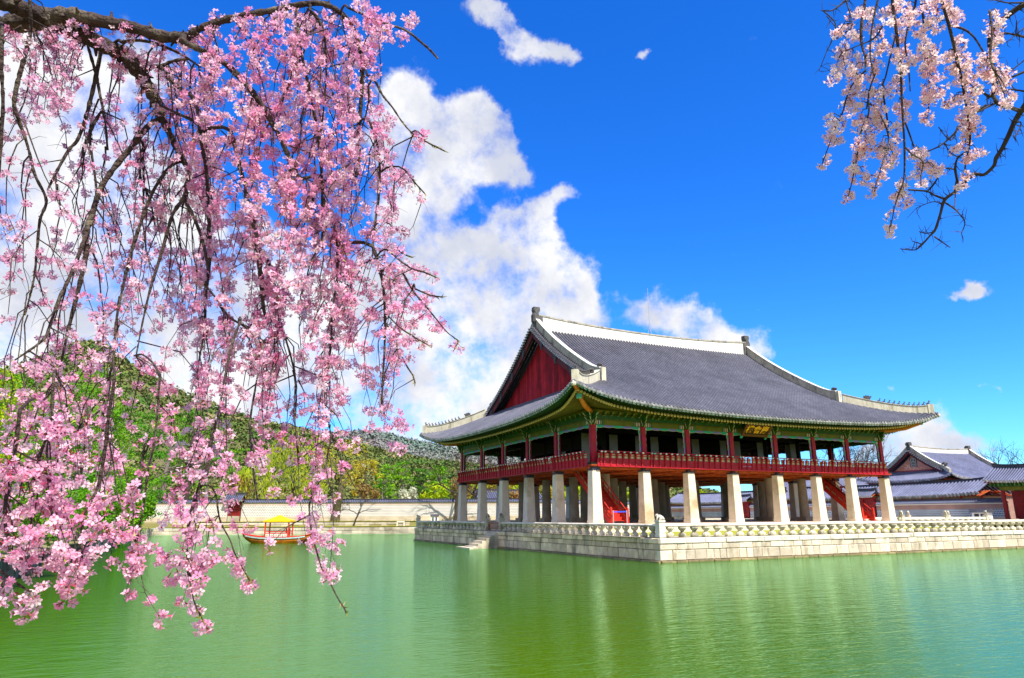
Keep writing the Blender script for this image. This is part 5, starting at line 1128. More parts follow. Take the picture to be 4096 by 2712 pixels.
for sg in (-1, 1):
    xg = RH.cx+sg*(RH.a-3.55); xv = RH.cx+sg*(RH.a-RH.verge); zb_ = float(RH.z(3.6, 0))
    def sz_(y): return float(RH.z(RH.b-abs(y), (RH.a-RH.verge)/(RH.a+.3)))
    mb = MB(); yy = np.linspace(-4.9, 4.9, 15); V = [(xg, 33+y, zb_-.3) for y in yy]+[(xg, 33+y, max(zb_, sz_(y)-.6)) for y in yy]; mb.add(V, [(i,i+1,16+i,15+i) for i in range(14)]); go = mb.build('gable_wall', 'hallgable', hall) if 'hallgable' in MT else None
    if go is None:
        MT['hallgable'] = M('gable_brick', (.72,.32,.25), (.62,.24,.18), 2, .9, stain=(.85,.68,.55), stscale=2.2); go = mb.build('gable_wall', 'hallgable', hall)
    mk = MB(); f = xg+sg*.06; mk.box((min(xg,f),32.35,zb_+.75),(max(xg,f),33.65,zb_+2.35)); pn = mk.build('gable_panel', 'black', go); mk = MB(); f2 = f+sg*.03
    for (a, b_, c, d_) in ((-.5,.85,-.42,2.25),(.42,.85,.5,2.25),(-.5,2.17,.5,2.25),(-.5,.85,.5,.93),(-.3,1.95,-.05,2.03),(.05,1.95,.3,2.03),(-.3,1.68,.3,1.75),(-.04,1.4,.04,2.03),(-.3,1.4,-.22,1.75),(.22,1.4,.3,1.75),(-.3,1.08,-.22,1.3),(-.3,1.22,-.05,1.3),(-.13,1.08,-.05,1.3),(.05,1.08,.3,1.15),(.05,1.22,.3,1.3)):
        mk.box((min(f,f2),33+a,zb_+b_),(max(f,f2),33+c,zb_+d_))
    mk.build('fret_pattern', 'plaster', pn)
    mk = MB(); mk.box((min(xg,xg+sg*.08),28.6,zb_-.05),(max(xg,xg+sg*.08),37.4,zb_+.2)); mk.build('gable_beam', 'stair_red', go)
    for q_ in (-1, 1):
        ya = np.linspace(.05, 5.9, 14); P = np.array([[xv-sg*.35, 33+q_*y, sz_(y)] for y in ya]); m1, m2_ = MB(), MB(); ridge_wall(m1, m2_, P, .34, np.linspace(.95,.7,14), .1); o = m1.build('barge_ridge', 'plaster_old', hall); m2_.build('ridge_cap', 'plaster', o)
        mk = MB(); dragon_head(mk, P[-1]+Z*.85, Y*q_, .9); mk.build('dragon_head', 'ridge_orn', hall)
        un = MB(); vt = MB(); ve = MB()
        for i in range(18):
            y = .2+i*.32; p = np.array([xv, 33+q_*y, sz_(y)]); vt.tube([p-sg*X*.3+Z*.1, p+sg*X*.35+Z*.02], .13, 6); ve.add([p+sg*X*.36+Y*math.cos(a)*.14+Z*(.02+math.sin(a)*.14) for a in np.arange(8)*np.pi/4], [tuple(range(8))], RS.rand())
        for i in range(13): un.bar(P[i]+sg*X*.45-Z*.32, P[i+1]+sg*X*.45-Z*.32, .1, .4)
        vt.build('verge_tiles', 'tile_dark', hall); ve.build('verge_tile_ends', 'tile_end', hall); un.build('barge_board', 'barge', hall)
        m1, m2_ = MB(), MB(); HP = []
        for s in np.linspace(2.9, .1, 10):
            x_ = RH.cx+sg*(RH.a-s); y_ = 33+q_*(RH.b-s); HP.append((x_, y_, float(RH.z(s, 1))))
        ridge_wall(m1, m2_, HP, .3, .5, .06); o = m1.build('hip_ridge', 'plaster_hip', hall); m2_.build('ridge_cap', 'plaster_old', o); mk = MB(); dragon_head(mk, np.array(HP[3])+Z*.55, np.array([sg,q_,0])/1.414, .7); mk.build('dragon_head', 'ridge_orn', hall)
xs_ = np.linspace(RH.cx-RH.a+RH.verge+.4, RH.cx+RH.a-RH.verge-.4, 24); P = [(x, 33, float(RH.z(RH.b, (x-RH.cx)/(RH.a+.3)))-.05) for x in xs_]
m1, m2_ = MB(), MB(); ridge_wall(m1, m2_, P, .4, .75+.1*np.abs(np.linspace(-1,1,24))**2, .14); o = m1.build('main_ridge', 'plaster', hall); m2_.build('ridge_cap', 'plaster_old', o)
for x in (xs_[0], xs_[-1]): mb = MB(); mb.box((x-.35,32.7,P[0][2]),(x+.35,33.3,P[0][2]+1.5)); mb.box((x-.5,32.65,P[0][2]+.9),(x+.1,33.35,P[0][2]+1.35)); mb.build('ridge_ornament', 'ridge_orn', hall)
# farther small hall whose roof end peeps out on the right
t = local_thing('palace_hall', 'small roof end of a farther hall peeping out behind the large hall', 'building', (104, 12.5, 0), R_(0)); gable_roof(t, 14, 5, 6.4, 3.2, curl=.5, rh=.5, sp=.45, r=.12); mb = MB(); mb.box((-6,-3.6,-.3),(6,3.6,6.3)); mb.build('wall', 'redbrick', t)
t = local_thing('palace_hall', 'tiled roof of a hall rising behind the gallery between the pavilion pillars', 'building', (100, 62, 0), -math.pi/2); gable_roof(t, 26, 6, 5.2, 3.2, curl=.5, rh=.5, sp=.5, r=.13); mb = MB(); mb.box((-12,-4.2,-.3),(12,4.2,5.1)); mb.build('wall', 'redbrick', t)
t = local_thing('palace_hall', 'grey tiled roof just above the white wall behind the left pillars', 'building', (31, 84, 0), ga+.2); gable_roof(t, 14, 4, 3.6, 1.9, curl=.4, rh=.4, sp=.45, r=.12); mb = MB(); mb.box((-6,-2.8,-.3),(6,2.8,3.5)); mb.build('wall', 'redbrick', t)

# small things on the far bank
s0 = bk(-3.15, 3.6); t = local_thing('booth', 'little white booth with dark openings and a grey roof on the far bank', 'booth', (s0[0], s0[1], -.15), ga)
mb = MB(); mb.box((-.66,-.4,-.1),(.66,.4,.80)); mb.build('body', 'white', t)
for x in (-.28, .28): mb = MB(); mb.box((x-.14,-.41,.08),(x+.14,-.395,.5)); mb.lathe([(.18,-.008),(.18,.008)], (0,0,0), 12) if False else mb.prism([(math.cos(a)*.14, .5+math.sin(a)*.12) for a in np.linspace(0, math.pi, 8)], (x,-.41,0), X, Z, Y, .015); mb.build('opening', 'black', t)
mb = MB(); mb.prism([(-.54,.80),(.54,.80),(0,1.16)], (-.74,0,0), Y, Z, X, 1.48); mb.build('roof', 'tile_dark', t)
s0 = bk(-4.9, 3.8); t = local_thing('bench', 'low dark bench on the far bank beside the bare tree', 'bench', (s0[0], s0[1], -.15), ga)
mb = MB(); mb.box((-.55,-.2,.28),(.55,.2,.34)); mb.build('seat', 'black', t); mb = MB(); mb.box((-.5,-.18,0),(-.42,.18,.28)); mb.box((.42,-.18,0),(.5,.18,.28)); mb.box((-.42,-.03,.1),(.42,.03,.16)); mb.build('legs', 'black', t)
s0 = bk(2.4, 1.6); t = local_thing('stone_bench', 'pale stone bench shaped like a small gate at the far water edge', 'bench', (s0[0], s0[1], -.96), ga)
mb = MB(); mb.box((-.62,-.25,.68),(.62,.25,.84)); mb.build('seat', 'rail_stone', t)
for s_ in (-1, 1): mb = MB(); mb.prism([(0,0),(.22,0),(.12,.68),(-.08,.68)], (s_*.5-(.22 if s_>0 else 0)*0,-.22,0), X*s_, Z, Y, .44); mb.build('leg', 'rail_stone', t)
mb = MB(); mb.box((-.4,-.08,.1),(.4,.08,.6)); mb.build('backing', 'bank_stone', t)
t = local_thing('booth', 'tiny white kiosk with dark roof in front of the brick wall on the right', 'booth', (65.5, 9.6, -.06), -math.pi/2)
mb = MB(); mb.box((-1.0,-.5,0),(1.0,.5,.85)); mb.build('body', 'white', t); mb = MB(); mb.prism([(-.75,.85),(.75,.85),(.3,1.35),(-.3,1.35)], (-1.3,0,0), Y, Z, X, 2.6); mb.build('roof', 'tile_dark', t); mb = MB(); mb.box((-.7,-.52,.3),(-.1,-.49,.7)); mb.box((.1,-.52,.3),(.7,-.49,.7)); mb.build('opening', 'black', t)
t = thing('stone_urn', 'dark iron urn standing on the terrace between the middle pillars', 'urn', (27.5, 31, -.65)); mb = MB(); mb.lathe([(.35,0),(.4,.1),(.2,.35),(.55,.75),(.62,.95),(.55,1.0)], (27.5,31,-.65), 12); mb.build('bowl', 'black', t)

# ---------------------------------------------------------------- trees round the pond
G1 = 'pines on the left bank'; G2 = 'evergreens behind the palace wall'; G3 = 'budding trees behind the palace wall'
LB = 'dark green'
tree('pine', 330, 57, 1452, 215, 2060, 'tall spreading pine on the left bank with its crown against the mountain', G1, -.9, dens=1.5)
tree('pine', 120, 52, 1490, 210, 2060, 'bright green pine at the far left behind the hanging blossom', G1, -.9, dens=1.4)
tree('fresh', -60, 46, 1440, 190, 1900, 'light green leafy tree at the left edge behind the blossom', None, -.9)
tree('pine', 440, 70, 1590, 175, 2210, 'layered pine leaning low over the water at the left bank', G1, -.9, dens=1.5)
tree('pine', 500, 84, 1700, 140, 2235, 'low pine touching the water at the corner of the left bank', G1, -.9, dens=1.2)
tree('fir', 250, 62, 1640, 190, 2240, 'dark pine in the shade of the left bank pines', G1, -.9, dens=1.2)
tree('pine', 60, 60, 1700, 170, 2230, 'pine by the dark stone wall at the far left', G1, -.9)
tree('fir', 590, 100, 1650, 120, 2100, 'dark tall pine in front of the white wall end', G1, -.9)
tree('fir', 775, 119, 1640, 95, 1930, 'tall dark trunked pine in front of the white wall, left of the red gate', None, -.2, dens=.8, rbase=.5)
for k_, (y_, sc_, kd_) in enumerate(((-14,1.5,'shrub'),(-8,1.9,'shrub'),(-2,1.4,'shrub'),(5,2.0,'shrub'),(12,1.6,'shrub'),(19,2.1,'shrub'),(27,1.7,'shrub'),(35,2.0,'shrub'),(44,1.8,'shrub'),(54,2.0,'shrub'))):
    dpt = (np.array([-37.5, y_])-CP[:2]) @ np.array([math.sin(YAW), math.cos(YAW)]); tree(kd_, 0, dpt, 2063+(.1-sc_*1.35)/dpt*FPX+0, 2.0*FPX/dpt, 2063+1.55/dpt*FPX, ['round green bush hugging the left bank wall nearest the camera','bush on the left bank second from the camera','small bush on the left bank in front of the tall pine','large bush on the left bank under the bright pine','bush on the left bank under the tall spreading pine','large round bush midway along the left bank','bush on the left bank behind the midway bush','large bush by the low leaning pine on the left bank','bush near the far corner of the left bank','last bush at the far corner of the left bank'][k_], 'bushes along the left bank', -.95, xy=(-36.6+.3*(k_%2)+y_*.03, y_), dens=3.0)
tree('pine', 690, 132, 1640, 120, 2010, 'bright pine behind the left end of the white wall', G2)
tree('pine', 850, 138, 1700, 100, 2010, 'pine behind the white wall above the small red gate', G2)
tree('pine', 960, 150, 1790, 80, 2000, 'low pine behind the white wall, right of the small red gate', G2)
tree('rust', 985, 130, 1900, 60, 2020, 'leafless reddish bush behind the white wall by the red gate')
tree('willow', 1190, 126, 1745, 165, 2035, 'large yellow green weeping willow behind the boat', None, dens=1.8)
tree('willow', 1040, 131, 1850, 90, 2040, 'smaller yellow green willow left of the large willow', None, dens=1.1)
tree('bud', 1362, 117, 1775, 175, 1935, 'old thick trunked tree with sparse budding crown on the far bank', None, -.2, bark='bark_green', dens=.55, rbase=.62, lean=.12)
tree('bare', 1432, 115, 1945, 60, 1950, 'thin leaning leafless tree beside the old thick tree', None, -.6, lean=.35)
tree('bare', 1822, 116, 1760, 120, 1900, 'dark bare tree with a leaning trunk beside the leftmost pavilion pillar', None, -.15, lean=.12)
tree('bud', 1470, 142, 1830, 80, 2010, 'yellow olive budding tree behind the wall right of the old tree', G3)
tree('pine', 1545, 152, 1862, 62, 2015, 'vivid green pine behind the wall, left one of the middle row', G2)
tree('pine', 1615, 156, 1850, 66, 2015, 'vivid green pine behind the wall, centre of the middle row', G2)
tree('fir', 1690, 160, 1880, 60, 2015, 'dark green pine behind the wall next to the white blossom shrub', G2)
tree('pine', 1760, 158, 1868, 62, 2010, 'green pine behind the wall left of the dark bare tree', G2)
tree('white', 1650, 131, 1955, 48, 2010, 'white flowering shrub rising above the palace wall')
tree('rust', 1480, 133, 1940, 50, 2020, 'orange brown bush above the palace wall'); tree('rust', 1850, 134, 1925, 60, 2020, 'orange brown bush above the wall behind the bare tree')
tree('fresh', 1740, 137, 1935, 70, 2015, 'yellow green tree behind the wall, left of the pavilion', G3); tree('fresh', 1900, 140, 1905, 75, 2015, 'yellow green tree behind the first two pillars', G3)
tree('bud', 1990, 142, 1900, 70, 2015, 'olive tree seen between the second and third pillars', G3); tree('fresh', 2080, 146, 1905, 70, 2015, 'fresh green tree seen between the third and fourth pillars', G3)
tree('rust', 2060, 134, 1950, 50, 2015, 'brown bush seen between the third and fourth pillars'); tree('bud', 2170, 146, 1905, 70, 2010, 'olive tree behind the fourth pillar', G3); tree('fresh', 2270, 150, 1930, 60, 2010, 'green tree behind the corner pillar', G3)
tree('fresh', 2515, 165, 1955, 36, 2030, 'bright green tree seen through the gap beside the staircase', G3); tree('fresh', 2780, 190, 1965, 30, 2020, 'small green tree seen between the middle pillars', G3)
tree('bare', 1900, 128, 1800, 100, 1960, 'bare twiggy tree behind the far upper gallery posts', None)
tree('bare', 3345, 160, 1745, 80, 1900, 'bare tree seen through the right upper gallery', 'bare trees behind the pavilion'); tree('bare', 3440, 170, 1755, 60, 1900, 'leafless tree between the last two upper posts', 'bare trees behind the pavilion'); tree('bare', 3270, 175, 1780, 60, 1900, 'small leafless tree in the right upper gallery openings', 'bare trees behind the pavilion')
tree('bare', 4040, 150, 1745, 80, 1880, 'bare tree against the sky above the gatehouse roof', None)
tree('fresh', 3570, 190, 1852, 40, 1960, 'pale green tree top behind the hall left of its gable', None, dens=.6)
# scattered woodland on the hills
mbw = [MB(), MB()]
for (V, nt_, nr_), cnt, tgt in zip(HSURF, (9000, 9000, 6500), (0, 0, 1)):
    I = RS.randint(2, nt_-3, cnt); J = RS.randint(1, int(nr_*.80), cnt); a = RS.rand(cnt, 1); b_ = RS.rand(cnt, 1)
    Pp = V[I, J]*(1-a)*(1-b_)+V[I+1, J]*a*(1-b_)+V[I, J+1]*(1-a)*b_+V[I+1, J+1]*a*b_; Pp = Pp[Pp[:, 2] > -.3]
    dist = np.linalg.norm(Pp-CP, axis=1); rad = np.maximum(2.0, dist*.0056)*(.6+.8*RS.rand(len(Pp)))
    for lo, hi in ((0, 320), (320, 480), (480, 700), (700, 1000), (1000, 3000)):
        q = (dist >= lo) & (dist < hi)
        if q.sum() < 3: continue
        C = Pp[q]+np.stack([0*rad[q], 0*rad[q], rad[q]*.55], 1); Rr = np.stack([rad[q]*.8, rad[q]*.8, rad[q]*.75], 1)
        leaves(mbw[tgt], C, Rr, int(q.sum()*13), float(rad[q].mean())*.36, flat=1.2, shell=.5)
MT['wood1'] = M('hill_trees', (.05,.125,.018), (.15,.16,.04), .03, .9, rnd=.4, rc=None, stain=(.30,.22,.12), stscale=.05)
MT['wood2'] = M('haze_tinted_hill_trees', (.13,.20,.16), (.22,.20,.20), .008, .9, rnd=.06)  # distance haze put into the colour: paler, greyer, nearly even tone
o = mbw[0].build('woodland', 'wood1'); tag(o, 'mixed green and brown woodland covering the hillsides behind the wall', 'woodland', None, 'stuff')
o = mbw[1].build('woodland', 'wood2'); tag(o, 'haze tinted grey green woodland on the farthest ridge', 'woodland', None, 'stuff')
# grass tufts along the bank edges
mb = MB(); n = 5000
for _ in range(n):
    if RS.rand() < .5: s, of = RS.uniform(-17, 39), RS.uniform(.35, 2.5); z0 = -.95
    else: s, of = RS.uniform(-17, 39), RS.uniform(2.9, 5.4); z0 = -.15
    p = bk(s, of); h_ = RS.uniform(.05, .16); a = RS.rand()*6.28; w_ = .05
    mb.add([(p[0]-w_*math.cos(a),p[1]-w_*math.sin(a),z0),(p[0]+w_*math.cos(a),p[1]+w_*math.sin(a),z0),(p[0]+RS.normal()*.03,p[1]+RS.normal()*.03,z0+h_)], [(0,1,2)], RS.rand())
tag(mb.build('grass_tufts', 'grass'), 'short rough grass growing on the far bank', 'grass', None, 'stuff')

# ---------------------------------------------------------------- cherry trees
def limb_pts(L, depth, k=6):
    """picture-traced limb turned into a world path at its own distance"""
    P = np.array([[x, y] for x, y, *_ in L], float); r = np.array([q[2] for q in L], float); n = len(L)
    t = np.linspace(0, n-1, (n-1)*k+1); i = np.clip(t.astype(int), 0, n-2); f = t-i
    p0, p1 = P[np.maximum(i-1, 0)], P[i]; p2, p3 = P[i+1], P[np.minimum(i+2, n-1)]; f = f[:, None]
    Q = .5*((2*p1)+(-p0+p2)*f+(2*p0-5*p1+4*p2-p3)*f*f+(-p0+3*p1-3*p2+p3)*f**3)
    rr = np.interp(t, np.arange(n), r)
    d0, d1 = depth if np.ndim(depth) else (depth, depth); dd = np.linspace(d0, d1, len(Q))
    W_ = np.array([pt(x, y, d) for (x, y), d in zip(Q, dd)]); return W_, rr*dd/FPX, Q, dd
FL = []
def flower_template():
    V = []; F = []
    for k in range(5):
        a = k*2*math.pi/5; c, s = math.cos(a), math.sin(a); b_ = len(V)
        for (r, w_, z) in ((.10,0,0),(.62,.36,.20),(1.0,.13,.34),(1.0,-.13,.34),(.62,-.36,.20)): V.append((c*r-s*w_, s*r+c*w_, z))
        F.append((b_, b_+1, b_+2, b_+3, b_+4))
    return np.array(V), F
FV, FF = flower_template()
def flowers(mb, mc, C, rad, per, fr, pale=.4):
    """clusters: C centres (k,3), rad cluster radius, per flowers each, fr flower radius"""
    for c, rd, n in zip(C, rad, per):
        d = RS.normal(size=(n, 3)); d /= np.linalg.norm(d, axis=1)[:, None]; d[:, 2] = d[:, 2]*.8-.15
        P = c+d*(rd*(.45+.55*RS.rand(n)))[:, None]
        nn = d+RS.normal(size=(n, 3))*.35-np.array([0, 0, .25]); nn /= np.linalg.norm(nn, axis=1)[:, None]
        a = np.cross(nn, RS.normal(size=(n, 3))); a /= np.linalg.norm(a, axis=1)[:, None]; b_ = np.cross(nn, a)
        s = fr*(.75+.4*RS.rand(n)); bud = RS.rand(n) < .06; s[bud] *= .5
        V = P[:, None, :]+s[:, None, None]*(FV[None, :, 0:1]*a[:, None, :]+FV[None, :, 1:2]*b_[:, None, :]+FV[None, :, 2:3]*nn[:, None, :])
        base = (np.arange(n)*25)[:, None, None]+np.array(FF)[None]; g_ = np.clip(pale+RS.normal()*.22+RS.normal(size=n)*.22, 0, 1)
        mb.add(V.reshape(-1, 3), base.reshape(-1, 5).tolist(), list(np.repeat(g_, 5)))
        # calyx and stalk: two thin triangles
        q0 = P-nn*s[:, None]*.35; q1 = c+(P-c)*.15+Z*rd*.1; w_ = a*(s*.24)[:, None]
        V = np.stack([P+w_+nn*s[:, None]*.06, P-w_+nn*s[:, None]*.06, q0-w_*.6, q0+w_*.6, q1], 1).reshape(-1, 3); b5 = np.arange(n)*5
        mc.add(V, [t_ for i in b5 for t_ in ((i, i+1, i+2, i+3), (i+3, i+2, i+4))], list(np.repeat((RS.rand(n) < .08)*1.0, 2)))
CH = thing('cherry_tree', 'large weeping cherry with pink blossom hanging over the left half of the view', 'cherry tree', (-36.4, -45.2, -.95))
limbs = [
 ([(-700,-150,40),(-420,-20,34),(-150,95,29),(0,98,27),(100,90,27),(200,70,27),(280,62,24),(400,84,20),(540,112,19),(650,145,19),(745,150,19)], (5.6,4.6)),
 ([(745,150,17),(800,115,14),(880,86,13),(980,60,12),(1100,40,12),(1190,20,12),(1290,14,12),(1362,52,11),(1410,110,11),(1440,190,10),(1449,290,10),(1443,420,9),(1434,530,9),(1437,640,8),(1424,710,6)], (4.6,4.2)),
 ([(-120,-90,26),(0,-2,25),(60,22,25),(130,50,25),(200,72,24)], (5.0,5.1)),
 ([(190,78,26),(240,98,26),(330,138,24),(430,188,25),(500,222,26),(545,275,24),(592,345,21),(622,405,19),(650,470,15),(690,560,11),(722,620,10),(752,680,9),(772,735,6)], (5.1,4.7)),
 ([(730,165,13),(820,208,12),(905,258,12),(985,338,12),(1040,410,11),(1075,470,11),(1115,540,11),(1145,605,11),(1172,665,11),(1200,712,10),(1242,706,6)], (4.5,4.0)),
 ([(485,168,6),(560,162,6),(640,180,6),(720,215,5),(790,260,4)], (4.9,4.6)),
 ([(540,225,9),(600,258,9),(640,265,8),(690,245,7),(750,235,6)], (4.9,4.8)),
 ([(640,265,8),(690,330,8),(755,375,8),(785,420,8),(798,520,8),(810,600,8),(826,690,8),(832,800,8),(838,920,8),(838,1050,7),(822,1200,6),(818,1320,5),(795,1450,4),(780,1600,3)], (4.8,4.3)),
 ([(640,420,5),(700,450,6),(770,480,7)], (4.7,4.6)),
 ([(580,520,11),(520,595,11),(450,680,11),(400,760,11),(368,860,12),(345,930,13),(345,1010,10),(325,1110,9),(298,1220,8),(268,1340,6),(240,1460,4),(180,1600,3)], (4.8,4.3)),
 ([(340,950,8),(315,1020,7),(278,1110,7),(235,1200,7),(200,1300,6),(172,1360,5),(60,1440,3)], (4.5,4.1)),
 ([(660,690,7),(610,770,7),(560,900,7),(525,1010,7),(500,1110,6),(480,1200,5),(463,1300,5),(455,1420,4),(425,1560,3),(400,1700,2)], (4.7,4.2)),
 ([(745,735,8),(735,790,9),(690,860,7),(655,980,7),(625,1080,6),(600,1160,6),(570,1290,4),(545,1420,3)], (4.6,4.2)),
 ([(735,790,8),(780,880,7),(815,980,7),(832,1080,6)], (4.6,4.3)),
 ([(1195,140,6),(1215,260,7),(1240,370,7),(1262,480,7),(1280,600,7),(1288,740,7),(1290,880,7),(1296,985,6)], (4.3,4.1)),
 ([(1240,40,6),(1270,70,6),(1295,130,5),(1305,230,4),(1300,380,4),(1280,560,3)], (4.4,4.2)),
 ([(1298,810,6),(1330,880,6),(1346,960,7),(1350,1060,6),(1345,1150,6),(1328,1240,6),(1325,1340,5),(1310,1480,4),(1300,1620,3),(1340,1780,3),(1420,1950,2)], (4.1,3.8)),
 ([(920,520,9),(945,600,10),(960,670,9),(975,720,9)], (4.4,4.3)),
 ([(985,785,10),(1005,850,10),(1022,930,11),(1034,1020,11),(1044,1110,11),(1050,1180,10),(1062,1260,8),(1120,1300,7),(1150,1380,5),(1175,1480,4),(1185,1600,4),(1180,1700,4),(1200,1850,3)], (4.3,3.9)),
 ([(1060,1020,6),(1085,1080,6),(1105,1170,5),(1115,1290,4),(1110,1380,4)], (4.2,4.0)),
 ([(1490,985,8),(1510,1040,8),(1528,1120,7),(1538,1200,7),(1540,1300,6),(1537,1420,5),(1530,1520,4),(1525,1650,3)], (3.9,3.7)),
 ([(1480,490,5),(1505,560,6),(1518,650,6),(1516,780,6),(1500,900,5),(1490,985,6)], (4.0,3.9)),
 ([(1468,300,5),(1500,325,5),(1530,380,5),(1570,430,4),(1610,490,3),(1645,530,3)], (4.0,3.8)),
 ([(1700,565,3),(1740,585,4),(1780,605,3)], (3.8,3.8)),
 ([(1645,530,3),(1700,565,3)], (3.8,3.8)),
 ([(1390,30,5),(1460,60,5),(1530,90,5),(1620,120,5),(1680,165,5),(1720,200,5),(1752,235,4)], (4.0,3.9)),
 ([(1600,1070,5),(1650,1160,5),(1700,1220,5),(1740,1270,4),(1790,1330,3),(1830,1362,3),(1822,1388,2)], (3.8,3.6)),
 ([(1560,1010,4),(1640,1070,4),(1700,1090,4),(1745,1110,3)], (3.8,3.7)), ([(1660,1155,4),(1720,1180,4),(1772,1188,3)], (3.7,3.7)),
 ([(1540,1250,4),(1600,1310,4),(1660,1350,4),(1712,1380,3)], (3.8,3.7)), ([(1620,680,4),(1650,720,4),(1700,775,3)], (3.9,3.8)), ([(1575,915,3),(1620,925,3)], (3.9,3.9)), ([(1600,1010,3),(1648,1030,3)], (3.9,3.9)),
 ([(1550,1310,4),(1590,1390,4),(1625,1460,4),(1650,1500,3),(1660,1530,3)], (3.8,3.6)),
 ([(118,-20,6),(122,120,7),(100,220,8),(78,300,8),(62,370,8),(58,430,8),(90,520,6),(115,600,6),(140,700,6),(185,800,6),(160,880,5),(148,1000,5),(135,1120,4),(100,1260,3)], (5.0,4.6)),
 ([(8,140,6),(6,280,7),(12,420,6),(2,600,6),(-10,760,5)], (4.8,4.6)),
 ([(405,200,7),(385,300,8),(362,400,8),(340,480,7),(310,560,6),(275,600,6),(230,680,5),(190,760,4)], (5.1,4.8)),
 ([(345,160,5),(365,230,6),(385,300,7),(400,380,6),(420,480,5),(430,600,5)], (5.1,4.9)), ([(390,470,6),(360,540,6),(370,640,5),(385,760,5),(375,900,4)], (5.0,4.8)),
 ([(575,590,6),(560,700,5),(600,800,4),(620,900,4)], (4.9,4.7)), ([(570,600,5),(575,720,5),(572,860,4)], (4.9,4.7)),
 ([(820,1140,5),(870,1200,5),(915,1265,5),(1000,1320,4),(1060,1370,4)], (4.3,4.1)), ([(960,1290,7),(930,1370,6),(905,1480,5),(880,1620,4),(850,1760,4),(830,1900,4)], (3.7,3.2)),
 ([(740,2250,3),(760,2330,3),(775,2400,3),(790,2440,3),(812,2480,2)], (2.9,2.9)),
 ([(1050,1400,5),(1020,1560,5),(1000,1700,5),(1010,1850,4),(1030,2000,4)], (3.6,3.2)),
 ([(850,1700,5),(830,1850,6),(790,1960,6),(760,2060,6),(748,2160,5),(755,2280,4),(775,2330,4)], (3.0,2.8)),
 ([(1325,1750,4),(1290,1900,4),(1240,2000,4),(1245,2120,4),(1265,2200,4),(1290,2280,3),(1320,2330,3),(1350,2390,3),(1375,2430,3),(1386,2452,2)], (3.4,3.2)),
 ([(865,1980,4),(880,2080,4),(920,2160,3),(940,2215,3),(980,2290,3),(1005,2330,2)], (3.2,3.1)),
 ([(80,1640,7),(60,1800,8),(30,1950,8),(20,2080,7),(40,2200,5)], (2.7,2.5)), ([(215,1500,6),(200,1700,6),(150,1850,6),(130,2000,5),(120,2150,4)], (2.8,2.6)),
 ([(460,1500,6),(430,1700,7),(420,1800,7),(390,1950,6),(330,2080,5),(330,2250,4)], (3.0,2.7)), ([(640,1500,5),(620,1750,5),(590,1900,5),(570,2050,4),(540,2180,4),(528,2290,3)], (3.1,2.8)),
 ([(0,2280,5),(60,2330,5),(130,2370,4)], (2.4,2.4)),
]
LP = []
for iL, (L, dep) in enumerate(limbs):
    dep = tuple(max(3.15, q) for q in dep); L = L if iL in (0, 2, 3) else [(a, b, c*.84) for a, b, c in L]
    P, rr, Q, dd = limb_pts(L, dep)
    if len(LP) > 120 and 0 < L[0][1] < 2240:      # join the limb to the one it springs from
        A_ = np.array(LP); dq = (A_[:, 0]-L[0][0])**2+(A_[:, 1]-L[0][1])**2+np.where(A_[:, 1] > L[0][1]+30, 1e5, 0); kq = int(np.argmin(dq))
        if dq[kq] > 9 and dq[kq] < 260**2:
            p0_ = pt(*A_[kq]); p1_ = P[0]; m_ = (p0_+p1_)/2+Z*.03; P = np.concatenate([[p0_, (p0_+m_)/2+Z*.01, m_, (m_+p1_)/2+Z*.01], P]); rr = np.concatenate([np.full(4, rr[0])*np.array([1.15,1.1,1.05,1.0]), rr]); Q = np.concatenate([np.linspace(A_[kq][:2], Q[0], 5)[:4], Q]); dd = np.concatenate([np.linspace(A_[kq][2], dd[0], 5)[:4], dd])
    mb = MB(); wob = 1+.10*np.sin(np.arange(len(rr))*1.9)+.08*RS.normal(size=len(rr)); mb.tube(P, rr*wob, 9 if rr.max() > .02 else 6)
    for i in range(2, len(P)-1):      # spurs and knots
        if RS.rand() < .35: a = RS.normal(size=3); a /= np.linalg.norm(a); mb.tube([P[i], P[i]+a*rr[i]*1.9], [rr[i]*.45, rr[i]*.12], 4)
    mb.build('limb', 'bark', CH, smooth=True)
    for q, d_ in zip(Q, dd): LP.append((q[0], q[1], d_))
LP = np.array(LP)
P0 = np.array([-36.4, -45.2, -1.1]); P1 = pt(-700, -150, 5.6); 
mb = MB(); mb.tube(np.array([P0, P0+(.1,.1,1.2), lerp(P0, P1, .55)+(.1,-.2,.6), P1]), [.30,.24,.17,.10], 12); mb.tube(np.array([lerp(P0, P1, .5)+(.05,0,.5), pt(-500,-300,5.4), pt(-120,-90,5.0)]), [.13,.09,.048], 9); mb.build('trunk', 'bark', CH, smooth=True)
DENS = [[.42,.45,.50,.42,.50,.66,.50,.52,.14],[.40,.45,.36,.55,.66,.80,.70,.40,.0],[.26,.26,.42,.62,.80,.86,.74,.50,.03],[.26,.30,.42,.60,.74,.86,.86,.62,.03],[.26,.32,.48,.52,.76,.86,.90,.50,.0],
 [.26,.32,.45,.60,.70,.85,.90,.66,.12],[.10,.28,.42,.55,.72,.80,.82,.66,.20],[.40,.48,.36,.42,.62,.70,.68,.34,.0],[.58,.58,.42,.42,.42,.52,.52,.22,0],[.62,.58,.46,.36,.36,.42,.40,.06,0],[.62,.58,.44,.42,.42,.30,.34,.02,0],[.42,.36,.16,.22,.08,0,.10,0,0],[.10,.03,0,.06,0,0,0,0,0]]
DENS = np.array(DENS); DENS[10, 4] = .2; DENS[10, 5] = .04; DENS[9, 5] = .28; DENS[10, 6] = .26; DENS[8:, :4] *= .92; quota = -np.log(1-np.clip(DENS, 0, .94))*22
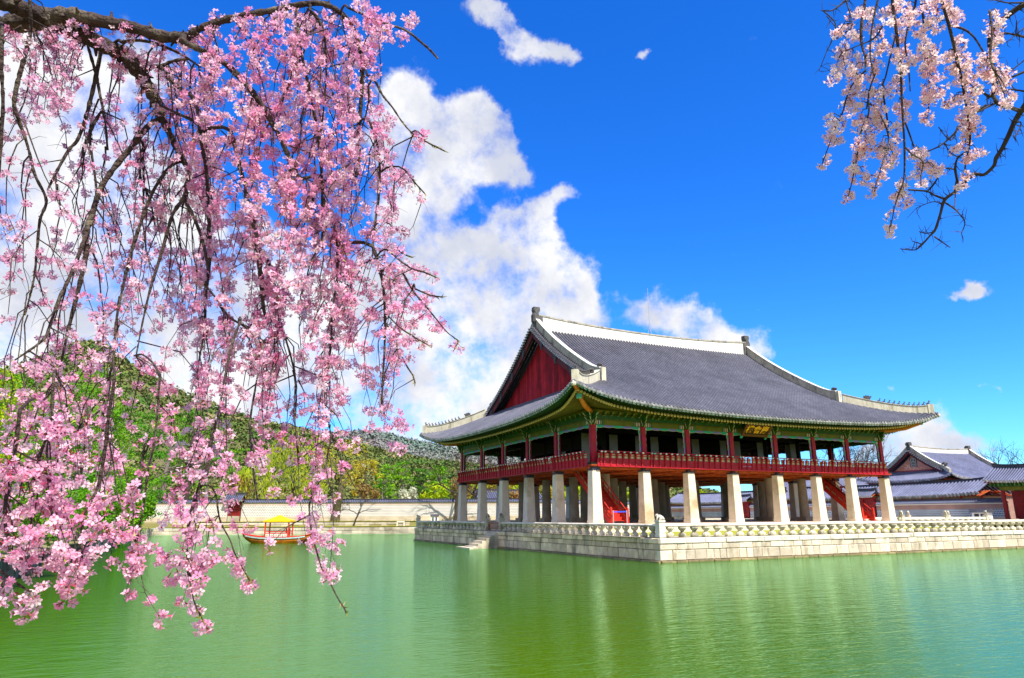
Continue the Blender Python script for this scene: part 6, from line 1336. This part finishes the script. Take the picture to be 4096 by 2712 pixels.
EDGE = [(0,1660),(80,1690),(150,1560),(250,1500),(330,1520),(450,1560),(560,1600),(640,1560),(720,1640),(760,1640),(900,1590),(1050,1650),(1150,1740),(1260,1770),(1380,1720),(1480,1660),(1560,1600),(1700,1590),(1780,1540),(1860,1440),(1950,1390),(2080,1360),(2200,1400),(2400,1360),(2500,900)]
EX = np.array(EDGE, float)
def inside(x, y): return x < np.interp(y, EX[:, 0], EX[:, 1])-35
clC = []; clR = []; clN = []; tw = MB(); near_id = []
def put(x, y, d, R=None, n=None):
    clC.append(pt(x, y, d)); s = RS.uniform(.85, 1.25); clR.append((R or .045)*s); clN.append(int((n or 13)*s))
done = 0
for attempt in range(16000):
    k = RS.randint(len(LP)); x, y, d = LP[k]
    if y > 2250: continue
    lx = RS.normal()*120; ln = RS.uniform(120, 620); x1, y1 = x+lx, y+ln; dd = d+RS.normal()*.45; dd = max(3.0, dd)
    if y1 > 1500: dd = max(3.05, dd-(y1-1500)/1500)
    step = 62*(4.4/dd)**.7; ns = max(3, int(ln/step)); pts_ = []; last = -1
    side = RS.choice([-1, 1]); hook = RS.uniform(10, 60)*side
    for i in range(ns+1):
        t_ = i/ns; xx = x+lx*t_**.7+hook*math.sin(t_*math.pi)+RS.normal()*6; yy = y+ln*(t_**1.15)-hook*side*.5*math.sin(min(1, t_*2.2)*math.pi)*(1-t_); dz = d+(dd-d)*t_; pts_.append((xx, yy, dz))
        r_, c_ = int(yy//200), int(xx//200)
        if i and xx > -100 and yy > -100 and yy < 2600 and inside(xx, yy):
            rr_ = min(12, max(0, r_)); cc_ = min(8, max(0, c_)); need = quota[rr_, cc_]
            if need > .3 and RS.rand() < min(1, .25+need*.25):
                sm_ = (xx < 750 and yy < 1400 and RS.rand() < .7) or (yy > 1480 and RS.rand() < .85); quota[rr_, cc_] -= (4.4/dz)**1.2*(.5 if sm_ else 1); put(xx, yy+RS.normal()*14, dz+RS.normal()*.05, .033 if sm_ else None, 7 if sm_ else None); last = i
    if last > 0:
        P = np.array([pt(*q) for q in pts_[:last+1]]); r0 = RS.uniform(2.8, 4.6)*dd/FPX*.7; k_ = len(P)
        if k_ >= 2: tw.tube(P, np.linspace(r0, r0*.35, k_), 4, RS.rand())
        for q in range(1, k_-1):
            if RS.rand() < .6: a = RS.normal(size=3)*.5-Z*.4; a /= np.linalg.norm(a); tw.tube([P[q], P[q]+a*.05, P[q]+a*.10-Z*.03], [r0*.35, r0*.28, r0*.12], 3)
        done += 1
    if quota.sum() < 12: break
# clusters traced along the right hand outline and hanging tips
TR = [(1500,60),(1560,85),(1590,150),(1630,95),(1530,130),(1480,90),(1640,70),(1480,200),(1500,175),(1480,240),(1375,175),(1465,240),(1455,25),(1440,10),(1500,290),(1490,250),
 (1680,548),(1675,575),(1530,460),(1540,500),(1560,490),(1515,530),(1540,560),(1560,620),(1510,620),(1580,690),(1620,720),(1550,665),(1610,690),(1630,745),(1680,790),(1520,740),(1470,810),(1530,850),(1560,870),(1510,900),(1570,920),(1605,930),(1480,930),(1560,990),(1590,1010),(1620,1060),(1640,1080),(1680,1075),(1660,1090),(1730,1105),(1600,1120),(1570,1150),(1640,1165),(1700,1190),(1720,1180),(1690,1215),(1655,1230),(1700,1260),(1755,1290),(1770,1310),(1740,1300),(1830,1385),(1560,1220),(1590,1230),(1620,1290),(1610,1330),(1650,1350),(1680,1370),(1700,1385),(1580,1400),(1600,1420),(1640,1425),(1560,1440),(1520,1480),(1470,1500),(1500,1540),(1540,1620),(1480,1640),(1560,1690),(1590,1660),(1600,1690),(1620,1705),(1570,1780),(1600,1790)]
for x, y in TR: put(x, y, 3.9+RS.normal()*.12, .045, 12)
TRn = [(775,2250),(790,2290),(740,2310),(770,2370),(760,2420),(785,2440),(800,2480),(815,2500),(690,2220),(700,2270),(690,2330),(720,2240),(830,2240),(800,2255),(850,2250),(935,2225),(950,2250),(925,2210),(970,2295),(1000,2335),(1265,2190),(1285,2240),(1290,2270),(1305,2290),(1330,2310),(1270,2150),(1250,2110),(1350,2175),(90,2380),(110,2410),(20,2350),(100,2450),(120,2390),(220,2250),(230,2290),(330,2230),(345,2260),(340,2200),(290,2330),(560,2240),(530,2290),(640,2230),(600,2190)]
for x, y in TRn: put(x, y, 3.3+RS.normal()*.1, .040, 10)
for x, y in [(1350,2178),(1735,1945),(1745,1900)]: pass
mb, mc = MB(), MB(); clC = np.array(clC); flowers(mb, mc, clC, clR, clN, .0172, .42)
tw.build('twigs', 'bark', CH); mb.build('blossom', 'petal', CH); mc.build('calyxes', 'calyx', CH)
# green bud scales at shoot tips
mb = MB()
for L, dep in limbs:
    if L[-1][2] > 3.2: continue
    dep = tuple(max(3.15, q) for q in dep)
    P, rr, Q, dd = limb_pts(L, dep)
    for i in range(max(1, len(P)-10), len(P)):
        a = RS.normal(size=3)*.5+(P[i]-P[i-1])/np.linalg.norm(P[i]-P[i-1]); a /= np.linalg.norm(a); s_ = np.cross(a, FW)*.004; mb.add([P[i]-s_, P[i]+s_, P[i]+a*.028], [(0,1,2)], RS.rand())
MT['budgreen'] = M('bud_scale', (.22,.30,.03), (.35,.20,.05), 20, .6); mb.build('leaf_buds', 'budgreen', CH)
print('cherry clusters', len(clC), 'strands', done, 'left', round(float(quota.sum()), 1))

# right hand cherry sprays hanging from above
CR = thing('cherry_tree', 'second weeping cherry whose pale pink sprays hang in from the top right corner', 'cherry tree', (-18.0, -47.5, -.95))
k7 = 896/1277
def S(L): return [(3200+x*k7, y*k7, r) for x, y, r in L]
RL = [[(380,-80,5),(368,30,5),(350,150,6),(352,250,5),(372,330,4),(375,410,3)],[(375,400,3),(300,480,3),(265,560,3),(240,650,3),(190,760,2),(150,870,2),(128,930,2)],[(520,-80,5),(530,40,6),(545,150,6),(560,280,5),(575,420,5),(580,560,4),(588,700,4),(596,850,4),(592,1020,3),(565,1100,3),(540,1180,2),(518,1290,2)],
 [(545,200,3),(520,300,3),(490,430,3),(470,500,3),(485,600,3),(500,700,3),(505,800,2)],[(670,-60,4),(650,60,4),(620,150,4),(600,250,3),(620,400,3),(628,520,2)],[(690,20,4),(705,120,4),(715,210,3),(740,330,3),(740,430,3),(735,520,3),(732,640,2),(720,680,2)],
 [(800,-80,5),(815,30,5),(845,130,6),(870,230,6),(895,340,6),(920,450,5),(940,560,4),(955,650,4),(970,780,4),(955,880,3),(940,960,3)],[(850,145,4),(930,165,4),(990,210,3),(1045,295,3)],[(390,560,3),(390,650,3),(345,760,3),(330,860,3),(300,1020,2),(275,1120,2)],[(400,590,3),(460,660,3),(500,760,3),(500,830,2),(460,960,2),(425,1090,2)],[(600,840,3),(640,880,3),(700,920,3),(690,1000,2),(690,1060,2)],[(600,700,3),(630,780,3),(650,840,2)],
 [(430,420,3),(400,500,3),(380,620,3)],[(470,150,3),(420,220,3),(330,260,2),(240,300,2)],[(1080,60,4),(1095,180,4),(1085,320,4),(1105,400,4)],[(885,1060,2),(885,1130,2),(880,1180,1.5)],[(250,-40,3),(280,60,3),(300,140,2)],[(460,-60,4),(430,60,4),(410,160,3),(400,300,3),(420,430,3)]]
rdist = 5.2; LPr = []
for L in RL:
    P, rr, Q, dd = limb_pts(S(L), (rdist+RS.normal()*.25, rdist-.3+RS.normal()*.2)); mb = MB(); mb.tube(P, rr*.9, 6); mb.build('limb', 'bark', CR, smooth=True); LPr.append((Q, dd))
RC = [(300,90),(330,70),(280,130),(230,170),(210,190),(290,200),(320,210),(240,260),(220,290),(260,300),(300,330),(320,350),(230,350),(220,380),(200,420),(190,450),(260,400),(290,420),(300,400),(380,60),(400,80),(380,130),(430,170),(440,200),(470,80),(500,110),(480,260),(460,280),(400,290),(420,330),(400,350),(440,370),(420,400),(350,400),(340,450),(310,450),(400,450),(270,510),(300,540),(340,520),(370,540),(330,500),(260,600),(300,600),(330,610),(280,630),(160,670),(180,690),(230,690),(210,730),(170,770),(180,810),(210,800),(150,900),(130,940),(280,1110),(270,1125),
 (560,20),(600,40),(550,-10),(570,120),(520,50),(560,200),(600,280),(560,250),(540,310),(560,340),(600,340),(620,360),(590,390),(570,420),(550,460),(550,500),(570,600),(600,590),(580,620),(560,600),(600,670),(540,730),(470,490),(490,530),(440,520),(420,560),(440,590),(460,620),(430,640),(450,680),(430,740),(470,710),(420,720),(340,680),(330,710),(370,690),(360,740),(350,800),(390,790),(340,830),(370,850),(400,820),(330,880),(310,910),(350,890),(300,960),(290,970),(330,960),(320,1020),(370,1000),(380,1030),(460,820),(480,830),(510,830),(540,800),(520,850),(430,860),(480,890),(540,890),(500,930),(480,950),(530,930),(460,1000),(430,1060),(410,1100),(570,1050),(610,1040),(590,1080),(560,1110),(590,1120),(540,1130),(600,1155),(530,1220),(515,1300),(510,1330),(640,860),(680,860),(660,900),(700,880),(750,950),(790,970),(770,970),(700,930),(680,970),(690,1040),(660,1000),
 (640,80),(630,120),(660,140),(700,30),(740,40),(780,30),(690,190),(740,130),(780,170),(770,100),(800,20),(720,230),(700,290),(720,310),(690,330),(760,280),(750,330),(720,370),(760,370),(710,400),(740,410),(770,440),(720,470),(770,520),(800,510),(740,530),(720,570),(770,560),(720,660),(730,690),(840,20),(860,60),(880,90),(900,110),(870,110),(920,240),(900,270),(840,320),(830,330),(870,330),(930,320),(960,350),(940,370),(860,400),(890,400),(950,440),(920,460),(960,460),(980,430),(990,500),(960,530),(1010,510),(970,560),(890,570),(840,590),(870,580),(960,600),(990,620),(950,640),(930,660),(970,680),(1000,690),(940,720),(980,720),(1010,740),(960,760),(950,780),(900,840),(940,830),(970,880),(960,900),(1020,870),(955,1000),(900,1060),(930,1050),
 (1100,100),(1120,150),(1080,180),(1110,220),(1130,240),(1040,320),(1070,340),(1090,310),(1060,370),(1100,370),(1120,400),(1080,430),(1060,420),(1130,430),(1160,420),(1150,470),(1180,460),(1130,500),(1180,540),(1200,560),(1180,590),(1140,90)]
C_ = []; R__ = []; N_ = []; tw = MB()
allQ = np.concatenate([np.c_[q, d_] for q, d_ in LPr])
for x, y in RC:
    sx_, sy_ = 3200+x*k7, y*k7; dd = rdist-.1+RS.normal()*.12; c = pt(sx_, sy_, dd); C_.append(c); R__.append(.043*RS.uniform(.85,1.2)); N_.append(RS.randint(9, 14))
    k = np.argmin((allQ[:, 0]-sx_)**2+1.0*(allQ[:, 1]+25-sy_)**2); e = pt(*allQ[k]); mid = (e+c)/2+Z*.03; tw.tube([e, mid, c], [.0035,.0026,.0016], 3, RS.rand())
mb, mc = MB(), MB(); flowers(mb, mc, C_, R__, N_, .0195, .6); tw.build('twigs', 'bark', CR); mb.build('blossom', 'petal_pale', CR); mc.build('calyxes', 'calyx', CR)
mb = MB(); top = [pt(3200+x*k7, -60, rdist) for x in (380, 520, 800)]; hub = pt(3900, -700, 5.6)
for e in top: mb.tube([e, lerp(e, hub, .5)+Z*.25, hub], [.012,.02,.035], 6)
mb.tube([np.array([-18,-47.5,-1.1]), np.array([-18.1,-47.0,1.2]), lerp(np.array([-18.1,-47.0,1.2]), hub, .6)+Z*.5, hub], [.25,.19,.11,.05], 12); mb.build('trunk', 'bark', CR, smooth=True)
# leafless tree reaching in on the right
NB = thing('bare_tree', 'dark leafless branches of a tree reaching down along the right edge of the sky', 'bare tree', (-16.2, -42.5, -.95))
BLm = [[(1500,-60,9),(1277,28,8),(1210,70,8),(1150,120,7),(1085,200,7),(1085,300,6),(1100,400,6),(1108,480,6),(1095,545,5),(1060,540,4),(1030,510,3)],[(1100,545,6),(1130,590,6),(1190,610,6),(1255,632,7)],[(1500,380,9),(1330,540,8),(1262,632,8),(1225,690,7),(1190,770,7),(1150,850,6),(1118,900,6),(1105,945,5),(1050,995,5),(1000,992,5),(960,1020,5),(895,1085,5),(825,1140,5),(800,1220,4),(770,1310,4),(740,1345,3),(690,1400,3),(650,1425,2),(570,1418,1.5)],
 [(885,1090,4),(895,1030,4),(885,960,4),(900,900,3),(950,860,3),(980,800,2)],[(825,1135,4),(760,1110,3),(720,1090,3),(620,1082,3)],[(722,1095,3),(770,1040,3),(790,990,2),(780,960,1.5)],[(820,1150,3),(880,1190,3),(910,1220,2),(940,1270,2),(920,1330,1.5)],[(768,1350,3),(810,1380,2),(855,1410,1.5)],[(770,1320,2),(720,1330,2),(680,1320,1.5)],[(690,1390,2),(640,1375,1.2)],[(820,1170,2),(760,1150,1.5),(665,1185,1.2)],
 [(1277,410,4),(1210,440,3),(1150,470,2),(1110,480,2)],[(1277,520,3),(1190,510,2),(1120,540,2)],[(1277,345,2),(1210,395,2),(1180,395,1.5)],[(1060,600,4),(1000,640,3),(930,700,3),(870,770,3),(800,830,2.5),(720,865,2)],[(900,720,3),(860,800,2),(790,725,1.5)],[(1105,590,4),(1050,620,3),(990,650,2)],[(885,965,3),(840,960,2),(800,955,2)],[(900,895,2),(860,870,2),(820,815,1.5)],[(1277,210,4),(1230,200,3),(1160,190,2.5),(1150,245,2)],[(1230,200,2),(1235,120,1.5)],[(1277,160,2),(1180,240,1.5)],[(1277,15,3),(1180,15,2),(1115,0,2)],[(1225,700,3),(1260,700,2),(1240,760,2),(1215,780,1.5)],
 [(130,60,2),(200,130,2),(190,210,2),(150,300,1.5),(108,405,1)],[(200,225,2),(240,200,2),(300,150,2)],[(300,-40,3),(240,20,3),(180,60,2),(120,60,1.5)],[(150,90,1.2),(200,150,1.5),(230,180,1.5)],[(160,400,1.2),(200,400,1.2),(240,430,1.2)]]
for L in BLm:
    P, rr, Q, dd = limb_pts(S(L), (6.4, 6.2)); mb = MB(); mb.tube(P, rr*1.0, 6)
    for i in range(3, len(P)):
        for _k in range(RS.choice([0,1,2], p=[.45,.35,.2])):
            a = RS.normal(size=3); a -= a @ FW*FW; a /= np.linalg.norm(a); l_ = RS.uniform(.03,.10); mb.tube([P[i], P[i]+a*l_*.5, P[i]+a*l_+RS.normal(size=3)*.01], [rr[i]*.4+.001, .0022, .001], 3)
    mb.build('limb', 'bark_dark', NB)
mb = MB(); e1 = pt(3200+1500*k7, 380*k7, 6.4); e2 = pt(3200+1500*k7, -60*k7, 6.4); mb.tube([np.array([-16.2,-42.5,-1.1]), np.array([-17.0,-42.6,1.5]), lerp(np.array([-17.0,-42.6,1.5]), e1, .6)+Z*.2, e1], [.2,.14,.08,.025], 10); mb.tube([np.array([-17.0,-42.6,1.5]), lerp(np.array([-17.0,-42.6,1.5]), e2, .5)+X*.4, e2], [.12,.07,.025], 8); mb.build('trunk', 'bark_dark', NB)
